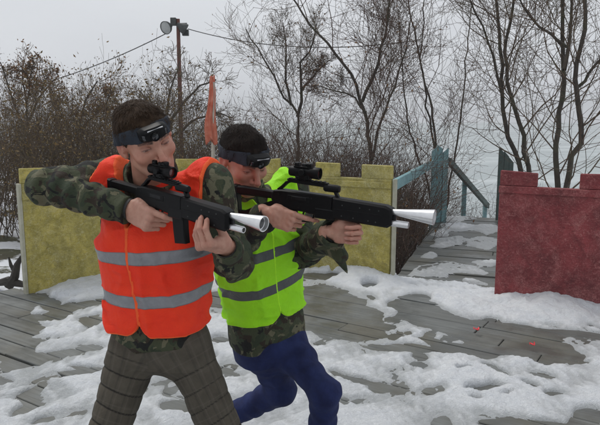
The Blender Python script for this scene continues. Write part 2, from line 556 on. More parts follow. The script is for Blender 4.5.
# ------------------------------------------------------------------ light and sky
SUN_EL, SUN_AZ = R(60), R(-40)          # azimuth measured from +Y towards +X
w = bpy.data.worlds.new('World'); scene.world = w; w.use_nodes = True
nt = w.node_tree; nt.nodes.clear(); t = NT(nt)
sky = t.node('ShaderNodeTexSky'); sky.sky_type = 'NISHITA'; sky.sun_disc = False
sky.sun_elevation = SUN_EL; sky.sun_rotation = SUN_AZ; sky.dust_density = 4.0; sky.air_density = 1.5
hs = t.node('ShaderNodeHueSaturation'); hs.inputs['Saturation'].default_value = 0.25
t.link(sky.outputs[0], hs.inputs['Color'])
cl = t.noise(t.coord('Generated', (1, 1, 2.5)), 1.6, 5, 0.5, 0.3)
cloud = t.mix(t.ramp(cl, 0.3, 0.7), (5.9, 6.15, 6.6), (6.7, 6.95, 7.35))
bgc = t.mix(0.90, hs.outputs[0], cloud)
bg = t.node('ShaderNodeBackground'); bg.inputs['Strength'].default_value = 0.1
t.link(bgc, bg.inputs['Color'])
wo = t.node('ShaderNodeOutputWorld'); t.link(bg.outputs[0], wo.inputs[0])

sd = bpy.data.lights.new('sun', 'SUN'); sd.energy = 1.35; sd.angle = R(25); sd.color = (1.0, 0.97, 0.92)
so = bpy.data.objects.new('sun', sd); COL.objects.link(so)
sdir = Vector((math.sin(SUN_AZ) * math.cos(SUN_EL), math.cos(SUN_AZ) * math.cos(SUN_EL), math.sin(SUN_EL)))
so.rotation_euler = (-sdir).to_track_quat('-Z', 'Y').to_euler(); so.location = (0, 0, 20)
scene.view_settings.view_transform = 'Standard'
try: scene.view_settings.look = 'None'
except Exception: pass
scene.view_settings.gamma = 1.0
scene.view_settings.exposure = 0.14
scene.view_settings.use_curve_mapping = False
scene.cycles.max_bounces = 6
scene.cycles.volume_bounces = 0

# ------------------------------------------------------------------ ground, lake
def sstep(a, b, x):
    t_ = np.clip((x - a) / (b - a), 0, 1); return t_ * t_ * (3 - 2 * t_)


def ground_z(x, y):
    """the bank drops from the deck to the lake"""
    d = y + 0.25 * x
    z = -0.16 - 0.14 * sstep(2.0, -3.0, -x * 0 + x * 0 + 0) * 0
    side = sstep(-4.0, 1.5, x)                     # the left stays higher, the right falls off sooner
    drop = sstep(7.0, 17.0, d) * side + sstep(24, 34, d) * (1 - side)
    return -0.17 - 0.25 * side - 2.4 * drop - 6 * sstep(40, 90, d)


def axis(lo, hi, fine, step, far):
    a = list(np.arange(lo, hi + 1e-6, step))
    s = step
    L = [lo]; Rr = [hi]
    while Rr[-1] < far: s *= 1.35; Rr.append(Rr[-1] + s)
    s = step
    while L[-1] > -far: s *= 1.35; L.append(L[-1] - s)
    return np.array(sorted(set(L[1:] + a + Rr[1:])))


def grid_mesh(xs, ys, zf):
    X, Y = np.meshgrid(xs, ys, indexing='ij')
    Z = zf(X, Y)
    V = np.stack([X, Y, Z], -1).reshape(-1, 3)
    nx, ny = len(xs), len(ys)
    I = np.arange(nx * ny).reshape(nx, ny)
    F = np.stack([I[:-1, :-1], I[1:, :-1], I[1:, 1:], I[:-1, 1:]], -1).reshape(-1, 4)
    return V, F


def gz(X, Y):
    pts = np.stack([X, Y, 0 * X], -1)
    near = np.exp(-((X) ** 2 + (Y - 8) ** 2) / 400)
    return ground_z(X, Y) + near * (0.07 * N1(pts, 1.1) + 0.03 * N2(pts, 4.0)) - 0.05


V, F = grid_mesh(axis(-12, 12, 0, 0.3, 330), axis(-4, 26, 0, 0.3, 330), gz)
tag(obj('ground', V, F, M['ground']), kind='structure')

V, F = grid_mesh(axis(-30, 30, 0, 3.0, 300), np.array(list(np.arange(9, 60, 3)) + [80, 120, 160, 200, 260, 330.]), lambda X, Y: X * 0 - 2.35)
tag(obj('lake', V, F, M['lake']), kind='structure')

# ------------------------------------------------------------------ decks of planks
def planks(name, poly, ang, w, seed, z=0.0, len_=2.4, ztilt=None):
    r = np.random.default_rng(seed)
    d = np.array([math.cos(ang), math.sin(ang)]); p = np.array([-d[1], d[0]])
    poly = np.asarray(poly, float)
    S = poly @ d; W = poly @ p
    VV = []; FF = []; gr = []; pk = []
    n = 0
    w0 = W.min()
    while w0 < W.max():
        wc = w0 + w / 2
        ss = []
        for i in range(len(poly)):
            j = (i + 1) % len(poly)
            if (W[i] - wc) * (W[j] - wc) < 0:
                k = (wc - W[i]) / (W[j] - W[i]); ss.append(S[i] + k * (S[j] - S[i]))
        ss.sort()
        for a, b in zip(ss[::2], ss[1::2]):
            cuts = [a]; x = a + r.uniform(0.4, len_)
            while x < b - 0.3: cuts.append(x); x += len_ * r.uniform(0.8, 1.1)
            cuts.append(b)
            for s0, s1 in zip(cuts[:-1], cuts[1:]):
                bx, bf = rbox(s0 + 0.002 + r.uniform(0, .004), s1 - 0.002, w0 + 0.004 + r.uniform(0, .003), w0 + w - 0.004, -0.045, 0, 0.004)
                dz = r.normal(0, 0.0025) + (bx[:, 0] - s0) * r.normal(0, 0.0015) + (bx[:, 1] - w0) * r.normal(0, 0.012)
                gr.append(bx.copy())
                xy = bx[:, :1] * d + bx[:, 1:2] * p
                VV.append(np.column_stack([xy, bx[:, 2] + z + dz])); FF += [[i + n for i in f] for f in bf]
                pk.append(np.full(len(bx), r.uniform())); n += len(bx)
        w0 += w
    return tag(obj(name, np.concatenate(VV), FF, M['planks'], attrs={'grain': np.concatenate(gr), 'plank': np.concatenate(pk)}, auto=20), kind='structure')


PA = R(90 + 57)
planks('plank_deck', [(-3.15, -2.5), (4.6, -2.5), (4.6, 4.2), (2.95, 5.10), (1.72, 5.62), (0.86, 6.12), (-0.2, 6.6), (-1.0, 6.75), (-2.55, 5.62), (-2.95, 5.35), (-3.15, 4.9)], PA, 0.165, 3)
hd = np.array([math.sin(R(19)), math.cos(R(19))]); hp = np.array([hd[1], -hd[0]])
b0 = G(393, 279)[:2]
bw = [b0 - hd * 0.10, b0 + hd * 4.25, b0 + hd * 4.25 + hp * 1.6, b0 - hd * 0.10 + hp * 1.6]
planks('boardwalk', bw, R(90 + 71), 0.20, 8, z=-0.012)
# far steps going down from the end of the boardwalk
mb = MB()
for i in range(5):
    c = b0 + hd * (4.45 + i * 0.3)
    x, f = rbox(0, 1.6, 0, 0.26, -0.04, 0, 0.004)
    mb.add(np.column_stack([c + x[:, :1] * hp + x[:, 1:2] * hd, x[:, 2] - 0.16 * (i + 1)]), f)
for s in (0.08, 1.45):
    x, f = rbox(s, s + 0.07, 0, 1.75, -0.20, -0.045, 0.004)
    mb.add(np.column_stack([b0 + hd * 4.3 + x[:, :1] * hp + x[:, 1:2] * hd, x[:, 2] - 0.533 * x[:, 1] - 0.02]), f)
st = mb.build('wooden_steps', M['planks'], base=(b0[0], b0[1], 0))
tag(st, 'grey wooden steps leading down to the lake at far end of boardwalk', 'steps')
mb = MB()   # joists that carry the deck and the boardwalk
for q in np.arange(-0.1, 4.4, 1.05):
    c = b0 + hd * q
    x, f = rbox(0.02, 1.58, 0, 0.09, -0.20, -0.062, 0.004)
    mb.add(np.column_stack([c + x[:, :1] * hp + x[:, 1:2] * hd, x[:, 2]]), f)
    for s in (0.1, 1.42):
        x, f = rbox(s, s + 0.09, 0.1, 0.19, -2.6, -0.062, 0.004)
        mb.add(np.column_stack([c + x[:, :1] * hp + x[:, 1:2] * hd, x[:, 2]]), f)
tag(mb.build('boardwalk_frame', M['bark']), kind='structure')

# ------------------------------------------------------------------ snow lying on the decks
BARE = [  # photo pixel centre, radii, slope (deg, + = down to the right), weight
    (10, 318, 24, 26, 30, 1.3), (8, 300, 26, 7, -8, 1.2), (45, 302, 17, 5, 10, .7), (20, 335, 10, 16, 40, 1), (2, 340, 16, 14, 0, 1.2),
    (65, 313, 13, 5, -12, 1.1), (86, 305, 19, 3.4, -13, 1.1), (92, 320, 13, 3.8, -8, 1.1), (48, 317, 9, 2.2, 0, .9), (72, 304, 4, 1.5, 0, .9), (92, 347, 8, 2, 0, .8),
    (60, 354, 34, 3.6, -9, 1.1), (15, 365, 10, 4.4, -25, 1.1), (2, 381, 6, 4, 0, 1.1), (5, 347, 10, 3, 0, 1),
    (36, 395, 10, 9, -35, 1.15), (28, 401, 7, 6, 0, 1.1), (17, 414, 12, 4.6, -18, 1.05), (70, 374, 11, 3, -10, .75), (88, 371, 9, 3.6, -15, 1), (48, 423, 9, 3, 0, .9), (80, 366, 6, 2, 0, .8),
    (324, 306, 32, 18, 8, 1.35), (352, 318, 28, 15, 10, 1.25), (345, 307, 12, 3, -5, -.9), (320, 276, 17, 3, 2, 1), (336, 275, 4, 2, 0, .8), (367, 286, 8, 1.6, 0, .9), (325, 289, 5, 1.2, 0, .8),
    (322, 260, 14, 3, 10, 1), (402, 309, 9, 5, 20, 1), (380, 321, 4, 3, 0, .7), (398, 319, 6, 3, 0, .7),
    (418, 297, 10, 3.6, 5, 1), (436, 317, 36, 9, 18, 1.25), (478, 333, 34, 9, 14, 1.25), (491, 323, 6, 2.2, 0, 1), (426, 341, 14, 2.5, 14, .9),
    (540, 343, 32, 9, 14, 1.2), (530, 332, 30, 5, 8, 1.1), (588, 336, 30, 3.4, 4, 1.05), (495, 325, 5, 2.5, 0, 1), (510, 350, 17, 4, 12, 1), (528, 340, 9, 2.4, 0, -.6),
    (405, 349, 30, 3.6, 3, 1.15), (420, 358, 9, 3.2, 10, 1.05), (350, 377, 12, 2.8, 15, 1.05), (376, 388, 13, 3.6, 10, 1.05),
    (462, 350, 24, 4.4, 10, 1.1), (466, 370, 5, 1.5, 0, .95), (496, 371, 14, 2.6, 22, 1.05), (484, 390, 18, 3, -3, 1), (474, 399, 7, 2, 5, .8), (506, 399, 4, 1.2, 0, .8), (500, 422, 18, 5, 3, 1.1), (530, 425, 28, 5, 3, 1.1),
    (534, 375, 7, 1.6, 15, .8), (530, 386, 8, 1.8, 15, .8), (538, 375, 8, 2.8, 12, 1), (560, 394, 8, 2.2, 2, 1.05), (588, 420, 20, 8, -10, 1.15), (541, 360, 6, 3, 20, .9), (532, 352, 36, 4.5, 5, 1.1), (578, 364, 8, 1, 0, .8),
    (185, 410, 16, 6.5, -3, 1.1), (180, 381, 5, 2.4, 0, .8), (210, 372, 14, 3, -8, .9), (225, 340, 12, 4, 0, .9), (340, 400, 10, 2, 5, .5), (215, 300, 30, 8, 0, .8),
]
MOUND = [(545, 308, 60, 9, 8, .075), (455, 301, 34, 6, 14, .04), (350, 273, 32, 8, 12, .07), (85, 287, 36, 9, -20, .07), (70, 330, 50, 12, -10, .025), (565, 355, 34, 8, 12, .03), (440, 380, 60, 16, 10, .012), (60, 395, 50, 12, -15, .015), (395, 270, 18, 5, 10, .03)]
WALK = [(437, 268, 20, 6, -8, 1.3), (462, 268, 20, 3.6, 6, 1.2), (448, 241, 15, 4, -10, 1.3), (456, 226, 14, 3.5, 0, 1.3), (484, 242, 14, 5, 0, 1.2), (487, 262, 10, 3, 0, 1.1), (440, 232, 8, 3, 0, 1), (487, 228, 12, 4, 0, 1.1), (475, 281, 14, 2, 10, 1), (452, 218, 20, 2, 0, 1), (430, 255, 8, 3, 0, .9), (420, 283, 8, 1.6, 5, .9)]


def ell_world(e):
    u, v, ru, rv, sl, wt = e
    s = math.tan(R(sl))
    c = G(u, v); a = G(u + ru, v + ru * s) - c; b = G(u, v - rv) - c
    A = np.array([[a[0], b[0]], [a[1], b[1]]])
    return c[:2], np.linalg.inv(A), wt


def ell_field(XY, L, pw=1.0):
    out = np.zeros(len(XY))
    for e in L:
        c, Ai, wt = ell_world(e)
        q = (XY - c) @ Ai.T
        r2 = (q ** 2).sum(1)
        out += wt * np.exp(-0.75 * r2 ** 1.3) * 1.0
    return out


gstep = 0.018
xs = np.arange(-3.3, 4.4, gstep)
ys = np.concatenate([np.arange(0.6, 2.4, 0.045), np.arange(2.4, 7.0, gstep), np.arange(7.0, 10.6, 0.035)])
X, Y = np.meshgrid(xs, ys, indexing='ij')
XY = np.stack([X.ravel(), Y.ravel()], 1)
XYZ = np.column_stack([XY, np.zeros(len(XY))])
n_lo = N1(XYZ, 3.2) * 0.5 + N2(XYZ, 7.0) * 0.3
n_hi = N3(XYZ, 19.0) * 0.5 + N4(XYZ, 43.0) * 0.35 + N1(XYZ, 95.0) * 0.2
warp = np.stack([N2(XYZ, 14.0), N3(XYZ, 14.0)], 1) * 0.022 + np.stack([N4(XYZ, 40.0), N1(XYZ, 40.0)], 1) * 0.007
bare = ell_field(XY + warp, BARE)
inframe = 1.0
f = 0.405 + 0.055 * sstep(0.6, -0.6, XY[:, 0]) * sstep(-2.6, -1.6, XY[:, 0]) + 0.03 + 0.13 * n_lo - bare + 0.085 * n_hi
# boardwalk: bare wood with patches
rel = XY - b0
s_along = rel @ hd; s_side = rel @ hp
onwalk = (s_along > 0.05)
fw = -0.45 + ell_field(XY + warp, WALK) + 0.10 * n_hi + 0.08 * n_lo
# wall line: x,y of deck border
def deck_back(x):
    px = np.array([-4, -3.0, -2.52, -1.02, -0.2, 0.86, 1.72, 2.95, 5.0]); py = np.array([5.3, 5.3, 5.64, 6.73, 6.58, 6.10, 5.60, 5.08, 4.1])
    return np.interp(x, px, py)
back = deck_back(XY[:, 0]) - XY[:, 1]
wk = onwalk & (s_side > 0.02) & (s_side < 1.58)
f = np.where(wk & (back < 0.0), fw, np.where(back < 0.004, -1.0, f))
f = np.where(wk & (back >= 0) & (back < 0.25), np.minimum(f, fw + (f - fw) * sstep(0, .25, back)), f)
f = np.where((XY[:, 0] < -3.05), -1, f)
mound = ell_field(XY, MOUND)
rough = 0.5 * N2(XYZ, 9.0) + 0.5 * N4(XYZ, 26.0) + 0.3 * N3(XYZ, 60.0)
h = np.where(wk & (back < 0.1), 0.018, 0.036) * (1 - np.exp(-np.clip(f, 0, None) * 2.4)) + np.clip(f, -0.25, 0) * 0.12
h += sstep(0.0, 0.35, f) * (mound + 0.0085 * rough + 0.007 * N1(XYZ, 5.0) + 0.003 * N3(XYZ, 110.0))
foot = np.zeros(len(XY))
for q in range(110):       # boot prints trodden into the snow
    cx, cy = rng.uniform(-2.8, 3.4), rng.uniform(2.6, 5.3); an = rng.uniform(0, 6.28)
    d_ = XY - (cx, cy)
    a_ = d_ @ (math.cos(an), math.sin(an)); b_ = d_ @ (-math.sin(an), math.cos(an))
    foot += np.exp(-((a_ / 0.13) ** 4 + (b_ / 0.05) ** 4))
h -= np.clip(foot, 0, 1.2) * 0.022 * sstep(0.0, 0.3, f)
Z = (h - 0.004).reshape(X.shape)
V = np.stack([X, Y, Z], -1).reshape(-1, 3)
nx, ny = len(xs), len(ys)
I = np.arange(nx * ny).reshape(nx, ny)
F = np.stack([I[:-1, :-1], I[1:, :-1], I[1:, 1:], I[:-1, 1:]], -1).reshape(-1, 4)
keep = (h.reshape(X.shape)); km = np.maximum.reduce([keep[:-1, :-1], keep[1:, :-1], keep[1:, 1:], keep[:-1, 1:]]).ravel() > -0.006
F = F[km]
used = np.unique(F); remap = -np.ones(len(V), int); remap[used] = np.arange(len(used))
tag(obj('snow', V[used], remap[F], M['snow'], attrs={'thick': h[used]}), kind='structure')

# ------------------------------------------------------------------ castle board walls
def wall_thing(name, label, a, b, h_low, h_high, merlons, led, mat, thick=0.05, cat='board wall', extra=None):
    """crenellated board from ground point a to b (seen face towards the camera)"""
    a = np.array([a[0], a[1], 0.0]); b = np.array([b[0], b[1], 0.0])
    L = np.linalg.norm(b - a); x = (b - a) / L; y = np.cross([0, 0, 1.0], x); z = np.array([0, 0, 1.0])
    fr = frame(a, x, y, z)
    root = empty(name, a)
    tag(root, label, cat)
    Vb, Fb = rbox(0, L, 0, thick, -0.06, h_low, 0.004)
    mb = MB(); mb.add(fr(Vb), Fb)
    mb.build('panel', mat, root)
    for m0, m1, hh in merlons:
        Vb, Fb = rbox(m0, m1, 0.002, thick - 0.002, h_low, hh, 0.006)
        Vb = Vb.copy(); Vb[:, 2] += (Vb[:, 2] > h_low + .05) * (Vb[:, 0] - m0) * rng.normal(0, 0.05)
        MB().add(fr(Vb), Fb).build('merlon', mat, root)
    Vb, Fb = rbox(0.0 - 0.004, L + 0.004, -0.022, -0.0005, led - 0.03, led + 0.03, 0.004)
    MB().add(fr(Vb), Fb).build('ledge_strip', mat, root)
    if extra:
        for e0, e1 in extra:
            Vb, Fb = rbox(e0, e1, -0.004, thick + 0.004, -0.06, h_low + 0.002, 0.003)
            MB().add(fr(Vb), Fb).build('end_post', M['paleboard'], root)
    return root, fr, L


cornerp = np.array([-0.95, 6.85])
a1 = G(29, 294)[:2]; b2 = G(389, 279)[:2]
L1 = np.linalg.norm(cornerp - a1)
wall_thing('castle_wall', 'mottled yellow board wall with pale left edge, behind man in orange vest', a1, cornerp, 1.00, 1.12,
           [(0.0, 0.30, 1.135), (0.55, 0.85, 1.13), (1.08, 1.38, 1.13), (1.62, L1 - 0.03, 1.14)], 0.885, M['yellow'], extra=[(-0.028, -0.002)])
L2 = np.linalg.norm(b2 - cornerp)
wall_thing('castle_wall', 'mottled yellow board wall with battlements, behind the right gun and left of blue rail', cornerp + np.array([0.03, -0.055]), b2, 0.985, 1.12,
           [(0.02, 0.22, 1.13), (0.48, 0.78, 1.12), (L2 - 0.86, L2 - 0.60, 1.125), (L2 - 0.36, L2 - 0.045, 1.12)], 0.925, M['yellow'], extra=[(L2 - 0.035, L2 - 0.006)])
r0 = G(494, 299)[:2]; r1 = G(604, 313)[:2]; rd = unit(r1 - r0)
wall_thing('castle_wall', 'scuffed maroon board wall with battlements, right of the boardwalk', r0, r0 + rd * 2.3, 1.005, 1.13,
           [(0.0, 0.30, 1.135), (0.62, 1.02, 1.13), (1.34, 1.70, 1.13), (1.95, 2.3, 1.13)], 0.975, M['red'])

# ------------------------------------------------------------------ blue railings by the boardwalk
def bar(p, q, w, h):
    p = np.asarray(p, float); q = np.asarray(q, float); L = np.linalg.norm(q - p)
    x = (q - p) / L; y = unit(np.cross([0, 0, 1.0], x)); z = np.cross(x, y)
    Vb, Fb = rbox(0, L, -w / 2, w / 2, -h / 2, h / 2, 0.004)
    return frame(p, x, y, z)(Vb), Fb


Yp = 9.0
pb = G(441, 222)[:2]; Yp = pb[1]
root = empty('bridge_railing', (pb[0], pb[1], 0)); tag(root, 'weathered blue railing with jagged post, left of the boardwalk', 'railing')
ppx = Yp / FPX
for k, (du, top, bot) in enumerate(((-6.0, 149, 1), (-0.3, 147, 1), (5.6, 150.5, 1))):
    c = P(441 + du, top, Yp)
    ww = 5.3 * ppx
    Vb, Fb = rbox(c[0] - ww / 2, c[0] + ww / 2, Yp + 0.012 * k, Yp + 0.045 + 0.012 * k, -0.35, c[2], 0.004)
    Vb[:, 2] += (Vb[:, 2] > 0.5) * ((Vb[:, 0] - c[0]) * (0.9 if k != 1 else -0.7))
    MB().add(Vb, Fb).build('post_board', M['teal'], root)
pa = P(433, 163.5, Yp - 0.05); pq = P(389, 188, b2[1] + 0.03)
MB().add(*bar(pa, pq, 0.045, 0.11)).build('handrail', M['teal'], root)
Vb, Fb = rbox(P(441, 200, Yp)[0] - 0.05, P(441, 200, Yp)[0] + 0.05, Yp + 0.075, Yp + 0.16, -2.4, 0.9, 0.006)
MB().add(Vb, Fb).build('support_post', M['bark'], root)
root = empty('stair_railing', tuple(P(487, 214, 12.5))); tag(root, 'dark green sloping handrail running down towards the lake from blue post', 'railing')
e1 = P(449, 161, Yp + 0.05); e2 = P(488, 206, 12.4)
MB().add(*bar(e1, e2, 0.06, 0.10)).build('handrail', M['darkgreen'], root)
for uu, t0, Yq in ((486.5, 203, 12.3), (466, 182, 10.6)):
    c = P(uu, t0, Yq)
    Vb, Fb = rbox(c[0] - 0.035, c[0] + 0.035, Yq + 0.05, Yq + 0.12, -2.6, c[2] + 0.02, 0.004)
    MB().add(Vb, Fb).build('post', M['teal'], root)
c = P(506, 160, 9.4)
root = empty('bridge_post', (c[0], c[1], 0)); tag(root, 'jagged blue wooden post sticking up behind left end of maroon wall', 'post')
for k, (du, top) in enumerate(((-4, 150), (1.2, 154), (6, 160))):
    c = P(506 + du, top, 9.4); ww = 4.8 * 9.4 / FPX
    Vb, Fb = rbox(c[0] - ww / 2, c[0] + ww / 2, 9.4 + .01 * k, 9.44 + .01 * k, -0.9, c[2], 0.004)
    Vb[:, 2] += (Vb[:, 2] > 0.5) * ((Vb[:, 0] - c[0]) * -1.1)
    MB().add(Vb, Fb).build('post_board', M['darkgreen'], root)

# ------------------------------------------------------------------ floodlight mast, cables, flag, small things
Ym = 16.0
mp_ = P(178, 30, Ym); gzm = -0.4
root = empty('floodlight_mast', (mp_[0], Ym, gzm)); tag(root, 'rusty red floodlight mast with two round lamps rising behind the left man', 'light mast')
mtop = P(178, 19, Ym)
MB().add(*tube([(mp_[0], Ym, gzm - .3), (mp_[0], Ym, 2), mtop], [0.062, 0.055, 0.045], 10)).build('pole', M['rust'], root)
MB().add(*bar(P(170, 24.5, Ym), P(187, 24, Ym), 0.05, 0.05)).build('crossarm', M['lampmetal'], root)
for (u, v, dx, rr) in ((166.5, 27.5, (-0.45, -0.80, -0.35), 0.165), (184, 28.5, (0.75, 0.35, -0.5), 0.14)):
    c = P(u, v, Ym - 0.05); d = unit(dx); y_ = unit(np.cross([0, 0, 1], d)); z_ = np.cross(d, y_)
    fr = frame(c, d, y_, z_)
    v_, f_ = lathe([(-0.20, 0.0), (-0.20, 0.04), (-0.14, 0.06), (-0.10, rr * .6), (-0.03, rr * .9), (0.03, rr), (0.045, rr), (0.045, rr * .93), (0.03, rr * .9)], 24)
    fl = MB().add(fr(v_), f_).build('floodlight', M['lampmetal'], root)
    v_, f_ = lathe([(0.031, rr * .905), (0.036, rr * .6), (0.039, 0.0)], 24)
    MB().add(fr(v_), f_).build('lens', M['lampglass'], fl)
v_, f_ = rbox(-0.07, 0.07, -0.06, 0.06, -0.09, 0.10, 0.008)
MB().add(frame(P(173.5, 22, Ym - 0.02), RT, (0, 1, 0), (0, 0, 1))(v_), f_).build('control_box', M['lampmetal'], root)
v_, f_ = rbox(-0.08, 0.08, -0.06, 0.06, -0.07, 0.08, 0.008)
MB().add(frame(P(185.5, 33, Ym + 0.08), RT, (0, 1, 0), (0, 0, 1))(v_), f_).build('control_box', M['lampmetal'], root)


def sag(a, b, s, n=24):
    t_ = np.linspace(0, 1, n)[:, None]
    p = np.asarray(a) * (1 - t_) + np.asarray(b) * t_
    p[:, 2] -= s * 4 * (t_ * (1 - t_))[:, 0]
    return p


ca = MB().add(*tube(sag(P(171, 31, Ym), P(40, 84, 17), 0.10), 0.013, 5)).build('overhead_cable', M['cable'], base=tuple(P(105, 60, 16.5)))
tag(ca, 'thin overhead cable sagging left from the floodlight mast to the brown trees', 'cable')
ca = MB().add(*tube(sag(P(188, 29, Ym), P(420, 40, 13.0), 0.28), 0.011, 5)).build('overhead_cable', M['cable'], base=tuple(P(300, 40, 15)))
tag(ca, 'thin overhead cable running right from the floodlight mast into bare trees', 'cable')

Yf = 7.6
fp = P(213, 160, Yf)
root = empty('furled_flag', (fp[0], Yf, -0.2)); tag(root, 'faded red furled flag hanging on a pale pole between the two men', 'flag')
MB().add(*tube([(fp[0] - .005, Yf, -0.4), (fp[0], Yf, 1.0), P(213.5, 82, Yf)], [0.028, 0.024, 0.017], 8)).build('pole', M['palewood'], root)
zt = P(214, 76, Yf)[2]; zb = P(212, 141, Yf)[2]
nz, na = 60, 40
tt = np.linspace(0, 1, nz)[:, None]; aa = np.linspace(0, 2 * math.pi, na, endpoint=False)[None, :]
rad = (0.010 + 0.050 * np.clip(tt, 0, 1) ** 0.6) * (1 + 0.30 * np.sin(5 * aa + 3 * tt + 0.6) + 0.14 * np.sin(9 * aa - 5 * tt) + .08 * np.sin(2 * aa + 9 * tt))
zz = zt + (zb - zt) * tt + 0 * aa + (tt > .9) * 0.05 * np.sin(3 * aa + 1) * (tt - .9) * 10
Vf = np.stack([fp[0] + rad * np.cos(aa) * 1.0 - 0.012 * tt + 0.012 * np.sin(tt * 7), Yf + rad * np.sin(aa) * .8 + 0 * tt, zz], -1).reshape(-1, 3)
Ff = [[i * na + j, i * na + (j + 1) % na, (i + 1) * na + (j + 1) % na, (i + 1) * na + j] for i in range(nz - 1) for j in range(na)] + [list(range(na))[::-1], [(nz - 1) * na + j for j in range(na)]]
obj('flag_cloth', Vf, Ff, M['flag'], root)
# tip tuft
MB().add(*tube([P(213.5, 82, Yf), P(214.2, 75, Yf)], [0.02, 0.008], 8)).build('finial', M['flag'], root)


def scrap(u, v, s, label):
    c = G(u, v, 0.035)
    mb_ = MB(); r = np.random.default_rng(int(u))
    n = 7
    V_ = [(i / n * s, 0.35 * s * math.sin(i * 1.3) + w_ * s * 0.5, 0.2 * s * abs(math.sin(i * 1.9 + w_ * 2)) + 0.004) for i in range(n) for w_ in (0, 1)]
    V_ = np.array(V_) + r.normal(0, 0.05 * s, (len(V_), 3))
    V2 = V_ + (0, 0, 0.003)
    F_ = [[2 * i, 2 * i + 1, 2 * i + 3, 2 * i + 2] for i in range(n - 1)]
    F2 = [[k + len(V_) for k in f][::-1] for f in F_]
    per = [2 * i for i in range(n)] + [2 * i + 1 for i in range(n)][::-1]
    S_ = [[per[i], per[(i + 1) % len(per)], per[(i + 1) % len(per)] + len(V_), per[i] + len(V_)] for i in range(len(per))]
    mb_.add(np.concatenate([V_, V2]) + c, F_ + F2 + S_)
    tag(mb_.build('plastic_scrap', M['scrap'], base=c), label, 'litter')


scrap(474, 331, 0.055, 'small crumpled red plastic scrap on bare planks, the left one before the maroon wall')
scrap(530, 346, 0.05, 'bright red plastic scrap on snow edge, the right one before the maroon wall')

c = G(16, 287, -0.15)
mb = MB()
mb.add(*tube([c + (-0.10, 0.05, 0), c + (-0.02, 0.03, 0.10), c + (0.03, 0, 0.24), c + (0.09, -.02, .33)], [0.055, 0.045, 0.032, 0.016], 8))
mb.add(*tube([c + (0.0, .02, 0.13), c + (-0.06, .05, 0.22), c + (-0.08, .06, .30)], [0.025, 0.018, 0.008], 7))
mb.add(*tube([c + (-0.28, .12, 0.0), c + (-0.1, 0.05, 0.05), c + (0.1, 0.0, 0.02)], [0.03, 0.05, 0.03], 7))
tag(mb.build('dead_stump', M['deadwood'], base=c), 'dark broken stump lying by the left end of yellow wall', 'stump')
# ------------------------------------------------------------------ bare trees and shrubs
class Wood:
    def __init__(s, seed, sides=(7, 5, 4, 3, 3)):
        s.r = np.random.default_rng(seed); s.tr = MB(); s.cr = MB(); s.sides = sides; s.tips = []

    def tube(s, path, r0, r1, lv):
        rad = r0 + (r1 - r0) * np.linspace(0, 1, len(path))
        (s.tr if lv == 0 else s.cr).add(*tube(path, rad, s.sides[min(lv, len(s.sides) - 1)], cap=False))

    def grow(s, p, d, L, r0, lv, maxlv, up=0.12, wig=0.16, kids=(5, 5, 4, 3), ang=(35, 65), shrink=(.35, .6), tipr=0.0022, leafp=0):
        n = max(4, int(4 + L * 2)) if lv < 3 else 4
        path = [np.asarray(p, float)]; d = unit(d)
        for i in range(n):
            d = unit(d + s.r.normal(0, wig, 3) + np.array([0, 0, up]))
            path.append(path[-1] + d * L / n)
        path = np.array(path)
        s.tube(path, r0, max(tipr, r0 * 0.3), lv)
        s.spawn(path, L, r0, lv, maxlv, up, wig, kids, ang, shrink, tipr)
        return path

    def spawn(s, path, L, r0, lv, maxlv, up, wig, kids, ang, shrink, tipr, lo=0.18):
        if lv >= maxlv:
            s.tips.append(path[-1]); s.tips.append(path[len(path) // 2])
            return
        n = len(path) - 1
        k = kids[min(lv, len(kids) - 1)]
        for j in range(k):
            t_ = lo + (1 - lo) * (j + s.r.uniform(0, 1)) / k
            x = min(t_ * n, n - 1e-3); i = int(x)
            q = path[i] + (path[i + 1] - path[i]) * (x - i)
            dd = unit(path[i + 1] - path[i])
            rv = s.r.normal(size=3); rv -= dd * rv.dot(dd); rv = unit(rv)
            a = R(s.r.uniform(*ang))
            nd = dd * math.cos(a) + rv * math.sin(a)
            rl = r0 * (1 - 0.6 * t_) * s.r.uniform(0.4, 0.62)
            s.grow(q, nd, L * s.r.uniform(*shrink) * (1.15 - 0.45 * t_), max(rl, tipr), lv + 1, maxlv, up, wig, kids, ang, shrink, tipr)

    def leaves(s, n, size, spread=0.05):
        mb = MB()
        if not s.tips: return None
        T = np.array(s.tips)
        for i in range(n):
            c = T[s.r.integers(len(T))] + s.r.normal(0, spread, 3)
            a = unit(s.r.normal(size=3)); b = unit(np.cross(a, s.r.normal(size=3)))
            z = np.cross(a, b); w_ = size * s.r.uniform(0.6, 1.3)
            mb.add([c - a * w_, c + b * w_ * .45 + z * w_ * .15, c + a * w_, c - b * w_ * .45 + z * w_ * .15], [[0, 1, 2, 3]])
        return mb

    def build(s, name, label, cat, base, bark, twig, group=None, leaf=None, n=0, size=0.03, spread=0.05):
        root = empty(name, base); tag(root, label, cat, group)
        if s.tr.V: s.tr.build('trunk', bark, root, auto=None)
        if s.cr.V: s.cr.build('crown', twig, root, auto=None)
        if leaf is not None and n:
            s.leaves(n, size, spread).build('dead_leaves', leaf, root, smooth=False)
        return root


def px_path(pts, Y, dY=0.0):
    pts = np.array(pts, float)
    n = len(pts)
    Ys = Y + dY * np.linspace(0, 1, n)
    p = np.array([P(u, v, y) for (u, v), y in zip(pts, Ys)])
    # resample
    d = np.r_[0, np.cumsum(np.linalg.norm(np.diff(p, axis=0), axis=1))]
    m = max(8, int(d[-1] / 0.18))
    tt_ = np.linspace(0, d[-1], m)
    return np.stack([np.interp(tt_, d, p[:, k]) for k in range(3)], 1)


